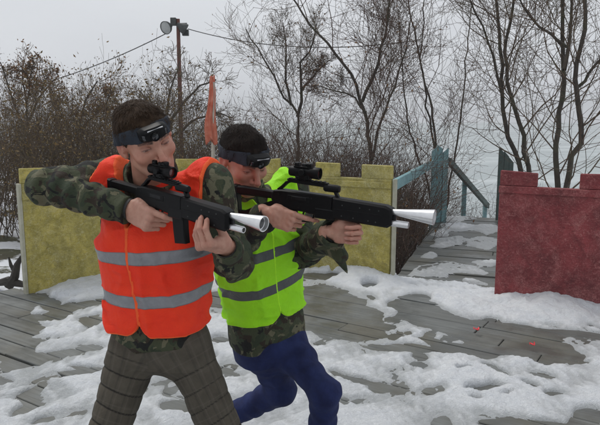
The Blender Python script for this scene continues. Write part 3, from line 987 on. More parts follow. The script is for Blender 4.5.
def stem_tree(seed, name, label, stems, Y, bark, twig, lv=4, kids=(11, 6, 5, 4), leaf=None, n=0, size=.03, up=0.10, klen=1.0, gz_=None, ang=(30, 65), wig=.15, tipr=.0022, group=None):
    wd = Wood(seed)
    base = None
    for pts, w0, w1, dY in stems:
        pa_ = px_path(pts, Y, dY)
        jit = wd.r.normal(0, 0.012, pa_.shape); pa_ += jit
        rad = np.linspace(w0 * .68, w1 * .62, len(pa_)) * Y / FPX / 2
        wd.tr.add(*tube(pa_, rad, 9, cap=False))
        L = np.linalg.norm(np.diff(pa_, axis=0), axis=1).sum()
        wd.spawn(pa_, min(L * 0.55, 2.4) * klen, rad[0] * 0.62, 0, lv - 1, up, wig, kids, ang, (.45, .78), tipr, lo=0.22)
        if base is None: base = pa_[0]
    return wd.build(name, label, 'tree', base, bark, twig, leaf=leaf, n=n, size=size, group=group)


stem_tree(11, 'bare_tree', 'bare tree with two slim twisting trunks behind left end of maroon wall',
          [([(527, 262), (524, 190), (520, 156), (509, 139), (503, 117), (502, 90), (502, 68), (499, 38), (497, 15), (492, -20), (486, -70)], 9, 3.0, 0.3),
           ([(529, 262), (530, 190), (526, 156), (520, 124), (515, 105), (508, 79), (505, 55), (511, 20), (516, -20), (520, -70)], 9, 2.6, 0.1),
           ([(503, 100), (497, 75), (490, 49), (478, 20), (466, -8), (452, -50)], 4, 1.5, -0.4)], 8.2, M['bark'], M['twig2'], kids=(14, 6, 4, 3))
stem_tree(12, 'bare_tree', 'stout bare tree with crooked forked trunks rising behind the maroon wall at right',
          [([(562, 280), (559, 200), (556, 158), (558, 124), (563, 94), (562, 60), (563, 34), (562, 0), (560, -60)], 10, 4.5, 0.4),
           ([(564, 280), (566, 190), (571, 158), (583, 136), (580, 117), (575, 90), (577, 64), (583, 41), (585, 0), (588, -60)], 10.5, 4.5, -0.2),
           ([(563, 70), (572, 40), (572, 5), (571, -50)], 6, 2.5, 0.5),
           ([(566, 48), (553, 35), (539, 26), (525, 10), (508, -20)], 4.5, 1.6, -0.5),
           ([(577, 88), (590, 72), (604, 58), (625, 40)], 5, 1.8, -0.3)], 7.6, M['bark'], M['twig2'], kids=(14, 6, 4, 3))
stem_tree(13, 'bare_tree', 'slender bare tree of thin reddish stems between blue post and maroon wall',
          [([(441, 240), (438, 190), (436, 158), (432, 109), (423, 75), (415, 38), (408, 0), (400, -50)], 4.5, 1.5, 0.5),
           ([(443, 240), (440, 180), (428, 110), (420, 60), (424, 20), (428, -30)], 4, 1.3, -0.5),
           ([(440, 240), (448, 190), (458, 140), (464, 90), (468, 40), (476, -20)], 3.6, 1.2, 0.2),
           ([(440, 240), (432, 200), (415, 150), (405, 110), (402, 60), (398, 10)], 3.6, 1.2, -0.2)], 10.4, M['bark'], M['twig'], kids=(11, 6, 4, 3))
stem_tree(14, 'bare_tree', 'bare tree forking into a wide V above the right yellow wall',
          [([(375, 245), (372, 190), (371, 160), (368, 124), (361, 102), (351, 75), (332, 49), (309, 23), (294, 0), (276, -28)], 7.5, 2.0, 0.4),
           ([(362, 104), (366, 90), (377, 64), (385, 38), (390, 0), (396, -40)], 5.5, 2.0, -0.3),
           ([(366, 112), (352, 95), (330, 88), (312, 84)], 3.5, 1.2, 0.4),
           ([(372, 160), (380, 120), (396, 86), (405, 50), (412, 10)], 4.5, 1.4, 0.5)], 9.4, M['bark'], M['twig'], kids=(16, 8, 5, 3), leaf=M['leaf'], n=500, size=.022)
stem_tree(15, 'bare_tree', 'thin bare grey tree with level twigs above the right man',
          [([(297, 235), (298, 160), (298, 113), (285, 98), (268, 68), (253, 41), (246, 30)], 6, 1.6, 0.4),
           ([(298, 116), (302, 94), (301, 64), (313, 45), (316, 25)], 5, 1.5, -0.3),
           ([(290, 104), (286, 75), (286, 45), (283, 22)], 4, 1.3, 0.2),
           ([(302, 90), (318, 70), (330, 60)], 3.4, 1.2, 0)], 10.8, M['bark'], M['twig2'], kids=(15, 8, 5, 3), leaf=M['leaf'], n=260, size=.022, klen=0.85)
stem_tree(16, 'bare_tree', 'dark densely twigged bare tree around the floodlight mast',
          [([(160, 240), (162, 165), (158, 130), (150, 105), (140, 90)], 7, 2, 0.3),
           ([(161, 160), (172, 120), (185, 100), (200, 86), (216, 80)], 6, 2, -0.4),
           ([(162, 150), (166, 115), (172, 85), (180, 62)], 5, 1.8, 0.5),
           ([(161, 160), (140, 130), (124, 110), (114, 98)], 5, 1.6, 0),
           ([(168, 140), (195, 120), (215, 112), (232, 118)], 5, 1.6, 0)], 14.5, M['bark'], M['twig2'], kids=(14, 7, 5, 3), klen=.8, up=0.02, tipr=.004)
stem_tree(17, 'bare_tree', 'brown leafed scrubby tree at left edge of the photo',
          [([(30, 240), (30, 150), (27, 110), (25, 93), (22, 70)], 7, 2, 0.2),
           ([(29, 120), (40, 95), (52, 82), (60, 76)], 4, 1.5, 0.2),
           ([(29, 140), (14, 105), (6, 80), (2, 62)], 4, 1.5, -0.2),
           ([(28, 100), (30, 80), (34, 62)], 3, 1.3, -0.2)], 11.5, M['bark'], M['twig2'], kids=(10, 6, 5, 3), klen=.8, leaf=M['leaf'], n=1500, size=.028, tipr=.0036)
stem_tree(18, 'bare_tree', 'russet leafed scrubby tree between left tree and the orange vest man',
          [([(76, 240), (76, 160), (80, 120), (88, 95), (97, 80)], 6, 2, 0.2),
           ([(77, 160), (66, 125), (58, 105), (50, 96)], 4, 1.5, 0.2),
           ([(80, 130), (98, 112), (110, 96)], 4, 1.5, -0.2)], 11.0, M['bark'], M['twig2'], kids=(10, 6, 5, 3), klen=.75, leaf=M['leaf'], n=1400, size=.027, tipr=.0036)


def shrub_wood(seed, h, nst, spread, lean=0.35):
    wd = Wood(seed, sides=(4, 3, 3, 3))
    for i in range(nst):
        a = wd.r.uniform(0, 6.28); q = wd.r.uniform(0, spread)
        p = np.array([q * math.cos(a), q * math.sin(a) * .6, -0.1])
        d = np.array([math.cos(a) * lean * wd.r.uniform(.2, 1.3), math.sin(a) * lean * wd.r.uniform(.2, 1.2), 1])
        L = h * wd.r.uniform(0.65, 1.1)
        wd.grow(p, d, L, wd.r.uniform(.006, .013), 1, 3, up=.05, wig=.14, kids=(6, 6, 4), ang=(22, 55), tipr=.0018)
    return wd


def copy_thing(root, loc, rz, sc, label=None):
    r = root.copy(); COL.objects.link(r); r.location = loc; r.rotation_euler = (0, 0, rz); r.scale = (sc, sc, sc * 1.0)
    if label: r['label'] = label
    for ch in list(root.children):
        c_ = ch.copy(); COL.objects.link(c_); c_.parent = r
    return r


def zground(x, y): return float(ground_z(np.array(x), np.array(y))) - 0.05


# thicket behind the walls: leafless red-brown shrubs
sA = shrub_wood(31, 1.9, 24, .45).build('bare_shrub', 'tangled leafless red brown shrub in thicket behind the yellow and maroon walls', 'shrub', (0, 0, 0), M['bark'], M['twig'], group='bare shrubs behind the walls', leaf=M['leaf'], n=150, size=.022)
sB = shrub_wood(32, 2.3, 20, .40).build('bare_shrub', 'tangled leafless red brown shrub in thicket behind the yellow and maroon walls', 'shrub', (0, 0, 0), M['bark'], M['twig'], group='bare shrubs behind the walls')
sC = shrub_wood(33, 2.3, 26, .6, .45).build('leafy_shrub', 'olive brown scrubby shrub in the thicket at the left edge beyond the yellow wall', 'shrub', (0, 0, 0), M['bark'], M['twig2'], group='brown shrubs at left', leaf=M['leaf2'], n=1500, size=.026, spread=.08)
r = np.random.default_rng(55)
first = {id(sA): True, id(sB): True, id(sC): True}


def put(s, x, y, rz, sc):
    z = zground(x, y)
    if first[id(s)]:
        first[id(s)] = False; s.location = (x, y, z); s.rotation_euler = (0, 0, rz); s.scale = (sc,) * 3
    else: copy_thing(s, (x, y, z), rz, sc)


for (u, Y) in [(215, 8.6), (245, 9.2), (268, 8.2), (290, 9.8), (312, 8.0), (328, 9.0), (345, 7.8), (362, 8.6), (380, 7.6), (398, 8.6), (412, 10.0), (340, 11), (300, 12), (385, 10.5), (418, 10.2), (260, 12), (235, 11.5), (280, 14), (330, 14.5), (370, 13), (405, 12.5), (455, 13.5), (350, 17), (300, 18), (250, 17), (275, 9.0), (298, 8.6), (322, 10), (335, 8.4), (355, 9.6), (375, 9.4), (390, 11.2), (255, 10.2), (345, 12.5), (310, 11), (285, 11.2), (365, 11.6), (404, 11.5), (425, 14)]:
    put(sA if r.uniform() < .55 else sB, (u - 300) / FPX * Y, Y, r.uniform(0, 6.28), r.uniform(.75, 1.1))
for (u, Y) in [(545, 9.5), (592, 8.8), (515, 10.5), (620, 10)]:
    put(sB, (u - 300) / FPX * Y, Y, r.uniform(0, 6.28), r.uniform(.6, .8))
for (u, Y) in [(-8, 9.2), (8, 10.5), (24, 9.4), (45, 8.9), (60, 10.2), (78, 9.0), (92, 9.8), (108, 8.8), (122, 10.2), (140, 9.4), (-5, 13), (50, 13.5), (110, 13), (160, 11), (180, 9.5), (198, 11), (-25, 11.5), (175, 15.5), (210, 14.5)]:
    put(sC, (u - 300) / FPX * Y, Y, r.uniform(0, 6.28), r.uniform(.72, 1.0))
# ------------------------------------------------------------------ implicit-surface modelling
def sdf_mesh(fn, lo, hi, h, block=10, margin=1.5):
    lo = np.asarray(lo, float); hi = np.asarray(hi, float)
    n = np.ceil((hi - lo) / h / block).astype(int)
    dims = n * block + 1
    D = np.empty(dims, np.float32)
    # coarse pass
    bi = np.stack(np.meshgrid(*[np.arange(k) for k in n], indexing='ij'), -1).reshape(-1, 3)
    c = lo + (bi * block + block / 2) * h
    dc = np.concatenate([fn(c[i:i + 200000]) for i in range(0, len(c), 200000)])
    lim = block * h * 0.87 * margin + 0.012
    near = np.abs(dc) < lim
    for b_, d_ in zip(bi[~near], dc[~near]):
        s = b_ * block
        D[s[0]:s[0] + block + 1, s[1]:s[1] + block + 1, s[2]:s[2] + block + 1] = d_
    o = np.stack(np.meshgrid(*[np.arange(block + 1)] * 3, indexing='ij'), -1).reshape(-1, 3)
    nb = bi[near]
    step = max(1, 400000 // len(o))
    for i in range(0, len(nb), step):
        q = nb[i:i + step]
        idx = (q[:, None, :] * block + o[None])
        d_ = fn((lo + idx * h).reshape(-1, 3)).reshape(len(q), block + 1, block + 1, block + 1)
        for k, s in enumerate(q * block):
            D[s[0]:s[0] + block + 1, s[1]:s[1] + block + 1, s[2]:s[2] + block + 1] = d_[k]
    ins = D < 0
    nx, ny, nz = dims
    S = np.zeros((nx - 1, ny - 1, nz - 1), np.int8)
    for a in (0, 1):
        for b in (0, 1):
            for e in (0, 1):
                S += ins[a:nx - 1 + a, b:ny - 1 + b, e:nz - 1 + e]
    act = np.argwhere((S > 0) & (S < 8))
    acc = np.zeros((len(act), 3)); cnt = np.zeros(len(act))
    for ax in range(3):
        o1, o2 = [k for k in range(3) if k != ax]
        for a in (0, 1):
            for b in (0, 1):
                p = np.zeros(3, int); p[o1] = a; p[o2] = b
                q = p.copy(); q[ax] = 1
                i0 = act + p; i1 = act + q
                d0 = D[i0[:, 0], i0[:, 1], i0[:, 2]]; d1 = D[i1[:, 0], i1[:, 1], i1[:, 2]]
                m = (d0 < 0) != (d1 < 0)
                t_ = np.zeros(len(act)); t_[m] = d0[m] / (d0[m] - d1[m])
                pt = np.tile(p, (len(act), 1)).astype(float); pt[:, ax] += t_
                acc[m] += pt[m]; cnt[m] += 1
    V = lo + (act + acc / cnt[:, None]) * h
    idm = -np.ones((nx - 1, ny - 1, nz - 1), np.int64)
    idm[act[:, 0], act[:, 1], act[:, 2]] = np.arange(len(act))
    Fs = []
    for ax in range(3):
        o1, o2 = (ax + 1) % 3, (ax + 2) % 3
        sl0 = [slice(None)] * 3; sl1 = [slice(None)] * 3
        sl0[ax] = slice(0, -1); sl1[ax] = slice(1, None)
        A = ins[tuple(sl0)]; B = ins[tuple(sl1)]
        e = np.argwhere(A != B)
        ok = (e[:, o1] > 0) & (e[:, o2] > 0) & (e[:, o1] < dims[o1] - 1) & (e[:, o2] < dims[o2] - 1)
        e = e[ok]
        s = A[e[:, 0], e[:, 1], e[:, 2]]
        def cell(d1, d2):
            k = e.copy(); k[:, o1] += d1; k[:, o2] += d2
            return idm[k[:, 0], k[:, 1], k[:, 2]]
        q = np.stack([cell(-1, -1), cell(0, -1), cell(0, 0), cell(-1, 0)], 1)
        q[~s] = q[~s][:, ::-1]
        Fs.append(q)
    F = np.concatenate(Fs)
    F = F[(F >= 0).all(1)]
    return V, F


def smin(a, b, k):
    h = np.clip(0.5 + 0.5 * (b - a) / k, 0, 1)
    return b * (1 - h) + a * h - k * h * (1 - h)


def smax(a, b, k): return -smin(-a, -b, k)


def cone(p, a, b, ra, rb):
    a = np.asarray(a, float); b = np.asarray(b, float)
    ab = b - a; t_ = np.clip((p - a) @ ab / (ab @ ab), 0, 1)
    return np.linalg.norm(p - a - t_[:, None] * ab, axis=1) - (ra + (rb - ra) * t_)


def ell(p, c, r, A=None):
    q = p - np.asarray(c, float)
    if A is not None: q = q @ np.asarray(A).T
    r = np.asarray(r, float)
    k0 = np.linalg.norm(q / r, axis=1); k1 = np.linalg.norm(q / (r * r), axis=1) + 1e-9
    return k0 * (k0 - 1) / k1


def boxd(p, c, hs, A=None, rd=0.0):
    q = p - np.asarray(c, float)
    if A is not None: q = q @ np.asarray(A).T
    q = np.abs(q) - (np.asarray(hs) - rd)
    return np.linalg.norm(np.maximum(q, 0), axis=1) + np.minimum(q.max(1), 0) - rd


def along(p, a, b):
    ab = np.asarray(b) - np.asarray(a); L = np.linalg.norm(ab)
    return (p - a) @ ab / L, L


# ------------------------------------------------------------------ head
def head_sdf(q, k=1.0):
    """head-local: X = person's left, Y = face, Z = up, metres"""
    ax = np.abs(q[:, 0]); m = q.copy(); m[:, 0] = ax
    d = ell(q, (0, -0.014, 0.034), (0.0755, 0.096, 0.075))
    d = smin(d, ell(q, (0, 0.030, -0.022), (0.055, 0.064, 0.082)), 0.035)
    d = smin(d, cone(m, (0.046, 0.0, -0.058), (0.016, 0.073, -0.095), 0.020, 0.019), 0.030)
    d = smin(d, ell(q, (0, 0.078, -0.097), (0.020, 0.017, 0.017)), 0.018)
    d = smin(d, ell(m, (0.044, 0.058, -0.026), (0.020, 0.024, 0.020)), 0.022)
    d = smin(d, cone(m, (0.042, 0.071, 0.022), (0.010, 0.083, 0.018), 0.011, 0.010), 0.014)
    d = smin(d, ell(q, (0, 0.079, -0.066), (0.028, 0.018, 0.022)), 0.016)
    d = smax(d, -ell(m, (0.032, 0.096, 0.001), (0.019, 0.020, 0.0135)), 0.008)
    d = smin(d, ell(m, (0.032, 0.0735, 0.0), (0.0125, 0.0125, 0.0125)), 0.003)           # closed lids
    d = smin(d, cone(m, (0.021, 0.0866, 0.0035), (0.044, 0.0795, 0.0025), 0.0028, 0.0022), 0.0025)   # lash line
    d = smin(d, cone(q, (0, 0.083, 0.014), (0, 0.114, -0.034), 0.0075, 0.0105), 0.009)
    d = smin(d, ell(q, (0, 0.113, -0.037), (0.0120, 0.0115, 0.0105)), 0.006)
    d = smin(d, ell(m, (0.0125, 0.096, -0.040), (0.0075, 0.011, 0.008)), 0.006)
    d = smax(d, -ell(m, (0.0065, 0.103, -0.049), (0.0035, 0.006, 0.005)), 0.004)
    d = smin(d, cone(m, (0.023, 0.0855, -0.0685), (0.004, 0.0985, -0.0645), 0.0038, 0.0062), 0.005)
    d = smin(d, cone(m, (0.021, 0.0860, -0.0735), (0.0, 0.0975, -0.0775), 0.0042, 0.0072), 0.005)
    d = smax(d, -cone(m, (0.025, 0.0895, -0.0705), (0.0, 0.1055, -0.0712), 0.0011, 0.0012), 0.003)
    # ears
    Ae = np.array([[math.cos(.35), math.sin(.35), 0], [-math.sin(.35), math.cos(.35), 0], [0, 0, 1.0]])
    e = ell(m, (0.0785, -0.012, -0.004), (0.0080, 0.020, 0.033), Ae)
    e = smax(e, -ell(m, (0.0865, -0.008, -0.001), (0.006, 0.011, 0.021), Ae), 0.004)
    e = smin(e, ell(m, (0.076, -0.001, -0.029), (0.006, 0.008, 0.009)), 0.006)
    d = smin(d, e, 0.012)
    d = smin(d, ell(m, (0.079, 0.004, -0.008), (0.005, 0.005, 0.008)), 0.004)
    return d


def gauss(q, c, r):
    x = (q - np.asarray(c)) / np.asarray(r)
    return np.exp(-(x ** 2).sum(1))


def head_tint(q, base, pink=1.0):
    m = q.copy(); m[:, 0] = np.abs(m[:, 0])
    c = np.tile(np.asarray(base, float), (len(q), 1))
    def mixc(f, col):
        nonlocal c
        f = np.clip(f, 0, 1)[:, None]; c = c * (1 - f) + np.asarray(col) * f
    mixc(gauss(m, (0.045, 0.07, -0.03), (0.026, 0.03, 0.024)) * 0.45 * pink, (0.50, 0.17, 0.12))
    mixc(gauss(m, (0, 0.112, -0.036), (0.017, 0.02, 0.016)) * 0.65 * pink, (0.52, 0.15, 0.11))
    mixc(gauss(m, (0.085, -0.01, 0), (0.016, 0.026, 0.036)) * 0.6, (0.45, 0.14, 0.10))
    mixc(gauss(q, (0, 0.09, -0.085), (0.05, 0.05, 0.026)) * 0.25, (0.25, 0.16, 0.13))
    lips = gauss(m, (0.0, 0.098, -0.071), (0.024, 0.014, 0.0085))
    mixc(lips * 0.85, (0.42, 0.13, 0.11))
    mixc(gauss(m, (0.012, 0.0985, -0.0710), (0.014, 0.010, 0.0014)) * .8, (0.12, 0.03, 0.03))
    br = np.exp(-(((m[:, 2] - 0.0225 - 0.10 * (m[:, 0] - 0.03) + 3.2 * (m[:, 0] - .034) ** 2) / 0.0052) ** 4)) * (m[:, 0] > 0.010) * (m[:, 0] < 0.052) * (m[:, 1] > 0.05)
    mixc(br * (0.85 + 0.25 * np.sin(q[:, 0] * 2400 + q[:, 2] * 900)), (0.030, 0.018, 0.012))
    lash = np.exp(-(((m[:, 2] - 0.0022 + 12 * (m[:, 0] - .032) ** 2) / 0.0014) ** 2)) * (m[:, 0] > 0.017) * (m[:, 0] < 0.047) * (m[:, 1] > 0.06)
    mixc(lash * 0.9, (0.025, 0.014, 0.011))
    ex = (m[:, 0] - .032) / .0125
    ap = (np.abs(m[:, 2] + .0012) < .0027 * np.clip(1 - ex ** 2, 0, 1)) * (m[:, 1] > .06)
    crs = np.exp(-(((m[:, 2] - 0.0085 + 9 * (m[:, 0] - .032) ** 2) / 0.0011) ** 2)) * (m[:, 0] > .017) * (m[:, 0] < .048) * (m[:, 1] > .06)
    mixc(crs * .6, (0.16, 0.06, 0.045))  # upper lid fold drawn as a painted shade line
    nos = gauss(m, (0.0065, 0.104, -0.047), (0.0042, 0.006, 0.0035))
    mixc(nos * .9, (0.07, 0.02, 0.015))  # shade inside the nostrils painted into the skin colour
    mixc(ap * .9, (0.40, 0.35, 0.32))
    mixc(ap * (np.abs(q[:, 0] - np.sign(q[:, 0]) * .032 - .001) < .0052) * 1.0, (0.02, 0.013, 0.009))
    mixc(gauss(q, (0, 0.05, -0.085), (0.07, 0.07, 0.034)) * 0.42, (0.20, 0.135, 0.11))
    mixc(gauss(m, (0.032, 0.085, 0.004), (0.020, 0.02, 0.012)) * 0.5, (0.27, 0.115, 0.09))  # eye sockets and lids tinted darker, as painted shade
    return c


def basis_head(yaw, pitch, roll):
    """columns X(left), Y(face), Z(up) in world; yaw>0 turns the face to the photo's right from facing the camera"""
    f = np.array([math.sin(yaw) * math.cos(pitch), -math.cos(yaw) * math.cos(pitch), -math.sin(pitch)])
    u0 = np.array([0, 0, 1.0]); x = unit(np.cross(f, u0)); x = -x          # person's left
    u = unit(np.cross(x, f)); u = u if u[2] > 0 else -u
    xl = np.cross(f, u)                                                    # right-handed: X = Y x Z
    c, s = math.cos(roll), math.sin(roll)
    u2 = u * c + xl * s; x2 = xl * c - u * s
    return np.array([x2, f, u2])       # rows


def hair_field(q, extra=0.0):
    """1 inside hair area (head-local)"""
    y, z, ax = q[:, 1], q[:, 2], np.abs(q[:, 0])
    line = np.interp(y, [-0.2, -0.085, -0.04, -0.018, 0.012, 0.03, 0.05, 0.075, 0.2], [-0.075, -0.072, -0.055, 0.020, 0.004, 0.020, 0.048, 0.060, 0.064])
    return z - line - extra


class Head:
    def __init__(s, origin, yaw, pitch, roll, sc, neck_to, neck_r, tone, pink):
        s.o = np.asarray(origin, float); s.A = basis_head(yaw, pitch, roll); s.sc = sc
        s.neck_to = np.asarray(neck_to, float); s.neck_r = neck_r; s.tone = tone; s.pink = pink

    def loc(s, p): return (p - s.o) @ s.A.T / s.sc
    def wld(s, q): return np.asarray(q) @ s.A * s.sc + s.o

    def sdf(s, p):
        d = head_sdf(s.loc(p)) * s.sc
        n = cone(p, s.wld(np.array([0, -0.028, -0.055])), s.neck_to, 0.054 * s.sc, s.neck_r)
        return smin(d, n, 0.018)

    def mesh(s, h=0.0030):
        lo = np.minimum(s.o - 0.155, s.neck_to - .08); hi = np.maximum(s.o + 0.155, s.neck_to + .08)
        V, F = sdf_mesh(s.sdf, lo, hi, h)
        return V, F, head_tint(s.loc(V), s.tone, s.pink)

    def hair(s, name, mat, parent, n, seed, lmin=.010, lmax=.020, thick=0.0055, h=0.004):
        r = np.random.default_rng(seed)

        def fn(p):
            q = s.loc(p)
            b = smin(ell(q, (0, -0.014, 0.034), (0.0755, 0.096, 0.075)), ell(q, (0, 0.028, -0.022), (0.058, 0.064, 0.080)), .035)
            nz_ = 0.0022 * N1(q, 60) + 0.0016 * N2(q, 140)
            top = np.clip(q[:, 2] / .1, 0, 1) * 0.004
            return smax((b - thick * np.clip(hair_field(q) / 0.02, 0.1, 1) - top - nz_), -(hair_field(q) + 0.003 * N3(q, 120)) * 0.8, 0.004) * s.sc
        V, F = sdf_mesh(fn, s.o - 0.14, s.o + 0.15, h)
        q = s.loc(V); ok = np.where(hair_field(q) > -0.002)[0]
        idx = r.choice(ok, n)
        roots = q[idx] + r.normal(0, 0.0012, (n, 3))
        nrm = roots - np.array([0, -0.01, 0.02]); nrm /= np.linalg.norm(nrm, axis=1)[:, None]
        flow = np.stack([0.5 * roots[:, 0] / .07, 0.75 + 0 * roots[:, 0], -0.35 + 0 * roots[:, 0]], 1)
        back = (roots[:, 1] < 0.0)
        flow[back] = np.stack([0 * roots[back, 0], -0.1 - 0 * roots[back, 0], -1 + 0 * roots[back, 0]], 1)
        side = (np.abs(roots[:, 0]) > 0.06) & (roots[:, 2] < .06)
        flow[side] = (0, -0.15, -1)
        flow += r.normal(0, 0.35, flow.shape)
        flow -= nrm * (flow * nrm).sum(1)[:, None]; flow /= np.linalg.norm(flow, axis=1)[:, None] + 1e-9
        L = r.uniform(lmin, lmax, n) * np.clip(0.45 + roots[:, 2] / .09, 0.3, 1.1)
        w_ = np.cross(flow, nrm); wd = 0.0009
        a = roots - nrm * .002; m_ = a + (flow * .55 + nrm * .38) * (L * .55)[:, None]; e = a + (flow * .95 + nrm * .34) * L[:, None]
        SV = np.stack([a - w_ * wd, a + w_ * wd, m_ - w_ * wd * .8, m_ + w_ * wd * .8, e], 1).reshape(-1, 3)
        k = (np.arange(n) * 5 + len(V))[:, None]
        Fl = F.tolist() + (k + [0, 1, 3, 2]).tolist() + (k + [2, 3, 4]).tolist()
        return obj(name, np.concatenate([V, s.wld(SV)]), Fl, mat, parent)

    def band(s, parent, label):
        """elastic forehead band with a front sensor pod"""
        na = 120
        a = np.linspace(0, 2 * math.pi, na, endpoint=False)
        dirs = np.stack([np.sin(a), np.cos(a), 0 * a], 1)
        fr_ = (np.cos(a) + 1) / 2
        zc = 0.010 + 0.041 * fr_
        hh = 0.0185 + 0.003 * fr_

        def surf(zz):
            t_ = np.full(na, 0.14)
            for _ in range(40):
                q = dirs * t_[:, None]; q[:, 2] = zz
                d = np.minimum(head_sdf(q), np.minimum(ell(q, (0, -0.014, 0.034), (0.0755, 0.096, 0.075)), 1) - 0.006 * np.clip(hair_field(q) / .02, 0, 1))
                t_ -= np.clip(d, -.01, .02) * .7
            # bridge over hollows, so the band lies smooth
            k = np.ones(9) / 9
            tt_ = np.concatenate([t_[-4:], t_, t_[:4]])
            return np.maximum(t_, np.convolve(tt_, k, 'valid'))
        prof = [(-1, .0005), (-1.0, .0045), (-.85, .0065), (0, .0075), (.85, .0065), (1, .0045), (1, .0005)]
        rings = []
        ts = {}
        for sgn, off in prof:
            zz = zc + hh * sgn
            key = round(sgn, 2)
            if key not in ts: ts[key] = surf(zz)
            q = dirs * (ts[key] + off + .0012 * np.sin(a * 17) * (off > .002))[:, None]; q[:, 2] = zz
            rings.append(q)
        V = np.concatenate(rings); m = len(prof)
        F = [[i * na + j, i * na + (j + 1) % na, ((i + 1) % m) * na + (j + 1) % na, ((i + 1) % m) * na + j] for i in range(m) for j in range(na)]
        bo = obj('headband', s.wld(V), F, M['band'], parent)
        bo['label'] = label
        y0 = ts[0][0] + .004; z0 = zc[0]
        tilt = R(-8)
        fr2 = lambda p: s.wld(np.stack([p[:, 0], y0 + p[:, 1] * math.cos(tilt) - p[:, 2] * math.sin(tilt) - 3.6 * p[:, 0] ** 2, z0 + p[:, 1] * math.sin(tilt) + p[:, 2] * math.cos(tilt)], 1))
        mb = MB()
        # curved pod body: a row of slices
        n = 15; sl = []
        for i, xx in enumerate(np.linspace(-0.043, 0.043, n)):
            k = 1 - 0.35 * abs(xx / .043) ** 4
            hw = 0.0215 * k; dp = 0.030 * k
            ring = [(-.003, -hw), (dp * .7, -hw * .95), (dp, -hw * .6), (dp * 1.04, 0), (dp, hw * .6), (dp * .65, hw * .98), (-.003, hw)]
            sl.append([(xx, y_, z_) for y_, z_ in ring])
        PV = np.array(sl).reshape(-1, 3); mm = 7
        PF = [[i * mm + j, i * mm + (j + 1) % mm, (i + 1) * mm + (j + 1) % mm, (i + 1) * mm + j] for i in range(n - 1) for j in range(mm)]
        PF += [list(range(mm))[::-1], [(n - 1) * mm + j for j in range(mm)]]
        mb.add(fr2(PV), PF, 0)
        v, f = lathe([(0.012, .0), (.012, .0135), (0.0350, .0135), (.0350, .0110), (.0325, .0104)], 20)
        mb.add(fr2(np.stack([v[:, 1] + 0.004, v[:, 0], v[:, 2] - .003], 1)), [x[::-1] for x in f], 0)
        v, f = lathe([(0.0326, .0105), (.0336, .005), (.034, 0)], 20)
        mb.add(fr2(np.stack([v[:, 1] + 0.004, v[:, 0], v[:, 2] - .003], 1)), [x[::-1] for x in f], 1)
        v, f = rbox(-.028, .022, .0240, .0275, .0142, .0175, .0008)
        mb.add(fr2(v), f, 2)
        for xx in (-.031, .033):
            v, f = rbox(xx - .006, xx + .006, .020, .0272, -.010, .008, .002)
            mb.add(fr2(v), f, 1)
        po = mb.build('sensor_pod', [M['gun'], M['lens'], M['strip']], bo)
        return bo


